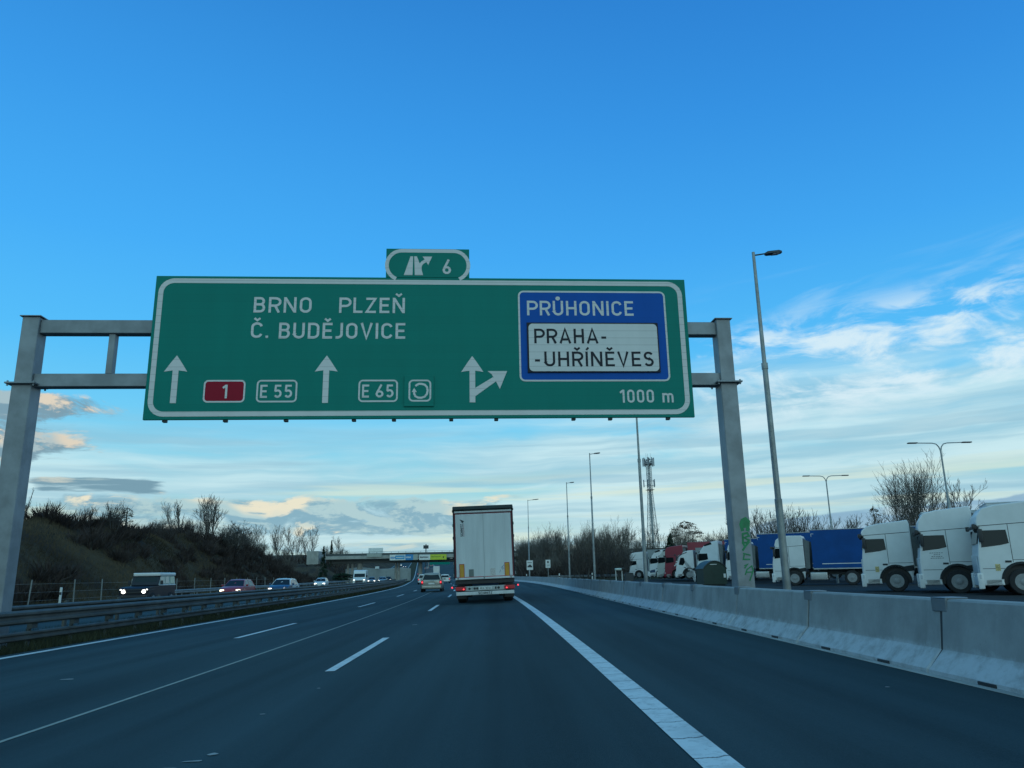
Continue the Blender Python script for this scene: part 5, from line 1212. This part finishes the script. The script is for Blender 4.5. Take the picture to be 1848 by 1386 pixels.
#PART3
# ------------------------------------------------------------------ trees
def grow(seed, h, spread=.55, trunk_r=.16, depth=5, kids=(5, 4, 4, 3), up=.25, trunk_f=.35, multi=1, lean=0.0, twig=.016, len_f=.62):
    """returns (trunk MB, crown MB) of a bare branching tree"""
    R = random.Random(seed); T = MB(); Cn = MB()
    def branch(p, d, L, r, lev):
        n = 4 if lev < 2 else 3; pts = [p.copy()]; rad = [r]; q = p.copy(); dd = d.copy()
        for i in range(n):
            dd = (dd + Vector((R.gauss(0, .12), R.gauss(0, .12), R.gauss(0, .08) + up * .16))).normalized()
            q = q + dd * (L / n); pts.append(q.copy()); rad.append(max(twig * .6, r * (1 - .62 * (i + 1) / n)))
        (T if lev == 0 else Cn).tube(pts, rad, 7 if lev == 0 else 4 if lev < 3 else 3, cap=False)
        if lev >= depth: return
        nk = kids[min(lev, len(kids) - 1)]
        for k in range(nk):
            f = (trunk_f + (1 - trunk_f) * (k + R.random() * .8) / nk) if lev == 0 else (.25 + .75 * (k + R.random() * .9) / nk)
            f = min(f, .99); i = min(n - 1, int(f * n)); a = pts[i].lerp(pts[i + 1], f * n - i); ax = (pts[i + 1] - pts[i]).normalized()
            ang = 2.4 * k + R.uniform(-.5, .5) + seed; o1 = ax.orthogonal().normalized(); o2 = ax.cross(o1)
            sp = spread * R.uniform(.7, 1.25)
            nd = (ax * (1 - sp * .45) + (o1 * cos(ang) + o2 * sin(ang)) * sp + Vector((0, 0, up * .5))).normalized()
            branch(a, nd, L * len_f * R.uniform(.75, 1.15) * (1.0 - .25 * f if lev == 0 else 1), max(twig, rad[i] * .55), lev + 1)
    for m in range(multi):
        a = 2 * pi * m / max(1, multi) + seed
        base = Vector((.25 * cos(a), .25 * sin(a), -.2)) if multi > 1 else Vector((0, 0, -.2))
        d = Vector((cos(a) * .25, sin(a) * .25, 1)).normalized() if multi > 1 else Vector((lean, 0, 1)).normalized()
        branch(base, d, h * (.62 if multi > 1 else .66), trunk_r * (R.uniform(.7, 1) if multi > 1 else 1), 0)
    return T, Cn
def tree_proto(name, label, seed, h, loc, mb_=M_BARK, mt=M_TWIG, group=None, **kw):
    T, Cn = grow(seed, h, **kw)
    o = thing(name, label, 'tree', loc, 0, group)
    T.build('trunk', mb_, o, smooth=60); Cn.build('crown', mt, o)
    return o
def lz(x, y):
    d = x - xc(y)
    return zr(y) + (hill(y, d) if d < -25 else land_r(y, d) if d > 5 else 0)
TB = 'bare trees on the crest of the left slope'
TW = 'bare trees of the brown wood right of the road'
# named trees
big = tree_proto('bare_tree', 'big wide bare tree right of the twin-arm lamp, behind the second white lorry', 3, 12.4, (48.9, 90, 0), mt=M_TWIGP, multi=6, spread=.43, depth=4, kids=(7, 5, 4, 3), trunk_f=.3, trunk_r=.17, up=.4, twig=.017)
t2 = tree_proto('bare_tree', 'slender bare tree at the right end of the trees behind the lorries', 8, 13.4, (57.0, 95, 0), mt=M_TWIGP, spread=.42, depth=4, kids=(12, 5, 4, 3), trunk_f=.2, up=.4, twig=.02, len_f=.5)
t3 = tree_proto('bare_tree', 'narrow upright bare tree standing alone on the dark left ridge', 12, 6.6, (-44.7, 110, lz(-44.7, 110) - .6), mt=M_TWIGP, spread=.26, depth=4, kids=(14, 4, 3, 3), trunk_f=.2, up=.7, twig=.02, len_f=.42)
t4 = tree_proto('bare_tree', 'fan-shaped pale bare tree on the left ridge, right of the narrow one', 21, 6.6, (-42.5, 116, lz(-42.5, 116) - .4), mt=M_TWIGP, multi=4, spread=.42, depth=4, kids=(5, 5, 4, 3), trunk_f=.2, up=.35, twig=.02)
t5 = tree_proto('bare_tree', 'broad low bare tree with dense pale twigs on the left ridge beside the fan-shaped one', 33, 5.6, (-40.8, 121, lz(-40.8, 121) - .4), mt=M_TWIGP, multi=6, spread=.55, depth=4, kids=(6, 5, 4, 4), trunk_f=.12, up=.25, twig=.02)
t6 = tree_proto('sapling', 'tall thin leaning sapling on top of the left slope near the gantry post', 40, 5.6, (-45.2, 75, lz(-45.2, 75) - .2), spread=.25, depth=2, kids=(9, 3), trunk_f=.4, up=.5, twig=.014, len_f=.25, trunk_r=.05, lean=.16)
t7 = tree_proto('bare_tree', 'multi-stemmed shrub-like bare tree', 50, 3.4, (0, -50, -5), multi=7, spread=.4, depth=3, kids=(5, 4, 3), trunk_f=.1, trunk_r=.05, up=.4, twig=.014)
# crest of the near slope: saplings and bushes
rr = random.Random(11)
for k in range(26):
    y = 58 + 2.2 * k + rr.uniform(-.8, .8); x = -42.5 + xc(y) * .3 + rr.uniform(-2.5, 2.0)
    dup(t7, (x, y, lz(x, y) - .2), rr.uniform(0, 6), 'scraggly bare shrub on the skyline of the left slope', TB, rr.uniform(.35, .85))
t7.location = (-39.2, 80, lz(-39.2, 80) - .2); t7['label'] = 'leafy-looking small bushy tree at the right end of the left slope crest'; t7['group'] = TB
# the wood on the left ridge beyond, and behind the overpass
for k in range(46):
    y = 118 + 2.2 * k + rr.uniform(-1, 1); x = -44 + xc(y) * .45 + rr.uniform(-9, 3)
    s = rr.uniform(.35, .62)
    dup(rr.choice([t4, t5, t2]), (x, y, lz(x, y) - .3), rr.uniform(0, 6), 'bare tree in the dark wood along the left ridge', 'bare trees of the dark wood on the left ridge', s)
for k in range(60):
    x = -95 + 1.75 * k + rr.uniform(-1, 1); y = 262 + rr.uniform(0, 50)
    if -62 < x - 0 < -14 and -30 < x - xc(y) < 8: continue
    dup(rr.choice([t4, t2, t3]), (x, y, lz(x, y) - .2), rr.uniform(0, 6), 'bare tree in the tree line behind the overpass', 'bare trees behind the overpass', rr.uniform(.9, 1.25))
# right: the wood behind the lorry park
for k in range(120):
    x = 4 + 62 * rr.random(); y = 138 + 75 * rr.random(); 
    if x - xc(y) < 14: continue
    dup(rr.choice([big, t2, t4, t5]), (x, y, lz(x, y) - .2), rr.uniform(0, 6), 'bare tree in the brown wood between the lorry ahead and the parked lorries', TW, rr.uniform(.62, .95) * (9.5 / 11))
for x, y, pr, s in ((35.6, 105, t4, 1.3), (37.8, 108, t2, .82), (40.4, 106, t4, 1.35), (42.6, 109, t5, 1.25), (44.4, 105, t4, 1.15), (47.5, 108, t2, .72), (52.0, 104, t4, 1.2), (60.5, 100, t2, .85), (64, 103, t4, 1.3), (31.5, 110, t4, 1.0), (69, 104, t5, 1.3)):
    dup(pr, (x, y, -.1), x * 1.7, 'bare tree behind the parked lorries and their blue trailers', 'bare trees behind the lorry park', s)
for x, y in ((9.8, 112), (12.2, 110), (15, 113), (17.2, 112), (11.0, 118), (20.5, 124)):
    dup(t7, (x, y, -.1), rr.uniform(0, 6), 'multi-stemmed bare thicket on the grass bank behind the concrete barrier', 'bare thickets on the grass bank', rr.uniform(1.3, 1.9))
# conifers and leafy crowns made of many small leaf faces
def leafy(name, label, loc, h, r, m, cone=True, n=2600, seed=1, leaf=.16, cat='tree'):
    R = random.Random(seed); o = thing(name, label, cat, loc)
    MB().tube([(0, 0, -.2), (0, 0, h * .5), (0, 0, h * .97)], [.16, .1, .02], 7).build('trunk', M_BARK, o)
    mb = MB()
    br = [(R.uniform(.1, 1), R.uniform(0, 6.28), R.uniform(.55, 1.05)) for _ in range(70)]
    for k in range(n):
        f, a, q = R.choice(br); f += R.gauss(0, .02)
        if cone: rad = r * max(0.02, 1 - f) ** .8 * q * R.random() ** .6; z = h * f - rad * .25
        else:
            rad = r * math.sqrt(max(0, 1 - (2 * (f - .5)) ** 2)) * q * R.random() ** .4; z = h * (.25 + .75 * f)
        a += R.gauss(0, .16); c = Vector((rad * cos(a), rad * sin(a), z)); u = Vector((R.gauss(0, 1), R.gauss(0, 1), R.gauss(0, .5))).normalized(); v = u.orthogonal().normalized()
        s = leaf * R.uniform(.6, 1.4); mb.add([c - u * s, c + v * s * .5, c + u * s, c - v * s * .5], [(0, 1, 2, 3)])
    mb.build('crown', m, o)
    return o
leafy('conifer', 'dark conifer standing above the tree line left of the overpass', (-43.3, 194, lz(-43.3, 194)), 8.6, 1.9, M_NEEDLE, seed=4)
leafy('conifer', 'small dark conifer right of the taller conifer above the overpass', (-56.6, 265, lz(-56.6, 265)), 9.3, 1.6, M_NEEDLE, seed=5)
leafy('conifer', 'dark evergreen among the bare trees behind the second lamp post', (37.5, 172, 1), 8.2, 3.2, M_NEEDLE, seed=6, n=5000, leaf=.2)
leafy('leafy_tree', 'rounded brown-leaved tree rising above the wood right of the lattice tower', (41.8, 176, 1), 11.0, 4.6, M_DRYLEAF, cone=False, seed=7, n=5200, leaf=.13)
leafy('leafy_tree', 'small conical tree with dry leaves behind the third white lorry', (43.6, 90, 0), 7.9, 1.5, M_DRYLEAF, cone=False, seed=8, n=1100, leaf=.09)
leafy('leafy_tree', 'thin-leaved small tree at the end of the left slope crest', (-40.4, 85, lz(-40.4, 85)), 2.6, 1.0, M_DRYLEAF, cone=False, seed=9, n=420, leaf=.07)
leafy('round_shrub', 'rounded evergreen mound beside the oncoming lanes before the pale wall', (-42.0, 212, -.4), 2.6, 3.4, M_NEEDLE, cone=False, seed=10, n=2600, leaf=.2, cat='shrub')

# ------------------------------------------------------------------ scrub, undergrowth and grass (uncountable)
def twigs_mesh(name, spots, m, seed):
    R = random.Random(seed); V = []; Fc = []
    for (x, y, z, r, h, n) in spots:
        for k in range(n):
            a = R.uniform(0, 6.283); q = r * R.random() ** .5
            b = Vector((x + q * cos(a) * .6, y + q * sin(a) * .6, z + h * .45 * R.random() ** 1.5))
            d = Vector((cos(a) * R.uniform(.1, .8), sin(a) * R.uniform(.1, .8), R.uniform(.35, 1.1))).normalized()
            L = h * R.uniform(.35, .8); w = R.uniform(.018, .05) * (1 + h * .15); s = d.orthogonal().normalized()
            s = (s * cos(a * 3) + d.cross(s) * sin(a * 3)) * w; mid = b + d * L * .55 + Vector((R.gauss(0, .08), R.gauss(0, .08), 0)) * L
            i = len(V); V += [b - s, b + s, mid + s * .6, mid - s * .6, b + d * L]; Fc += [(i, i + 1, i + 2, i + 3), (i + 3, i + 2, i + 4)]
    me = bpy.data.meshes.new(name); me.from_pydata([tuple(p) for p in V], [], Fc); me.materials.append(m)
    o = bpy.data.objects.new(name, me); C.objects.link(o); o['kind'] = 'stuff'; return o
R = random.Random(77); sp = []
def clump(x, y):      # patches of open grass remain between the scrub
    return sin(x * .31 + y * .083) + sin(y * .19 - x * .11 + 1.3) + .6 * sin(y * .41 + x * .53)
while len(sp) < 760:
    y = 36 + 175 * R.random() ** 1.25; d = R.uniform(-52, -28.4); x = xc(y) + d
    if y < 92 and clump(x, y) < .45: continue
    if y < 70 and d < -37 and R.random() < .6: continue
    s_ = R.uniform(.6, 1.25); sp.append((x, y, lz(x, y) - .1, 1.1 * s_, 1.5 * s_, 95))
twigs_mesh('slope_scrub', sp, M_SCRUB, 5)
sp = []
while len(sp) < 420:
    x = R.uniform(2, 90); y = R.uniform(136, 215)
    if x - xc(y) < 11 + .12 * (y - 136): continue
    s_ = R.uniform(1.0, 2.6); sp.append((x, y, lz(x, y) - .1, 1.2 * s_, 1.5 * s_, 70))
for k in range(260):
    x = R.uniform(-110, -12) if R.random() < .75 else R.uniform(5, 100); y = R.uniform(256, 330)
    if -32 < x - xc(y) < 8: continue
    s_ = R.uniform(1.6, 3.2); sp.append((x, y, lz(x, y) - .1, 1.6 * s_, 1.6 * s_, 60))
twigs_mesh('wood_undergrowth', sp, M_SCRUB, 6)
# grass on the median and the bank
def blades(name, n, fn, m, seed, hmin, hmax):
    R = random.Random(seed); V = []; Fc = []
    for k in range(n):
        x, y, z = fn(R); h = R.uniform(hmin, hmax); a = R.uniform(0, 6.28); w = .008 + .012 * R.random() + y * .0002
        b = Vector((x, y, z)); t_ = Vector((cos(a * 2.3) * h * .4, sin(a * 2.3) * h * .4, h)); s = Vector((cos(a), sin(a), 0)) * w
        i = len(V); V += [b - s, b + s, b + t_]; Fc.append((i, i + 1, i + 2))
    me = bpy.data.meshes.new(name); me.from_pydata([tuple(p) for p in V], [], Fc); me.materials.append(m)
    o = bpy.data.objects.new(name, me); C.objects.link(o); o['kind'] = 'stuff'; return o
def gm(R):
    y = 11 + 110 * R.random() ** 1.7; d = R.uniform(-13.9, -9.98); return (xc(y) + d, y, -.40 if d < -10.6 else -.32)
blades('median_grass', 60000, gm, M_BLADE, 8, .08, .30)
def gs(R):
    y = 36 + 80 * R.random() ** 1.3; d = R.uniform(-42, -25.9); return (xc(y) + d, y, zr(y) + hill(y, d) - .03)
blades('slope_tussocks', 60000, gs, mat('dry_tussock', (.075, .055, .033), .95, 0, .5, .12, spec=.1), 9, .12, .45)
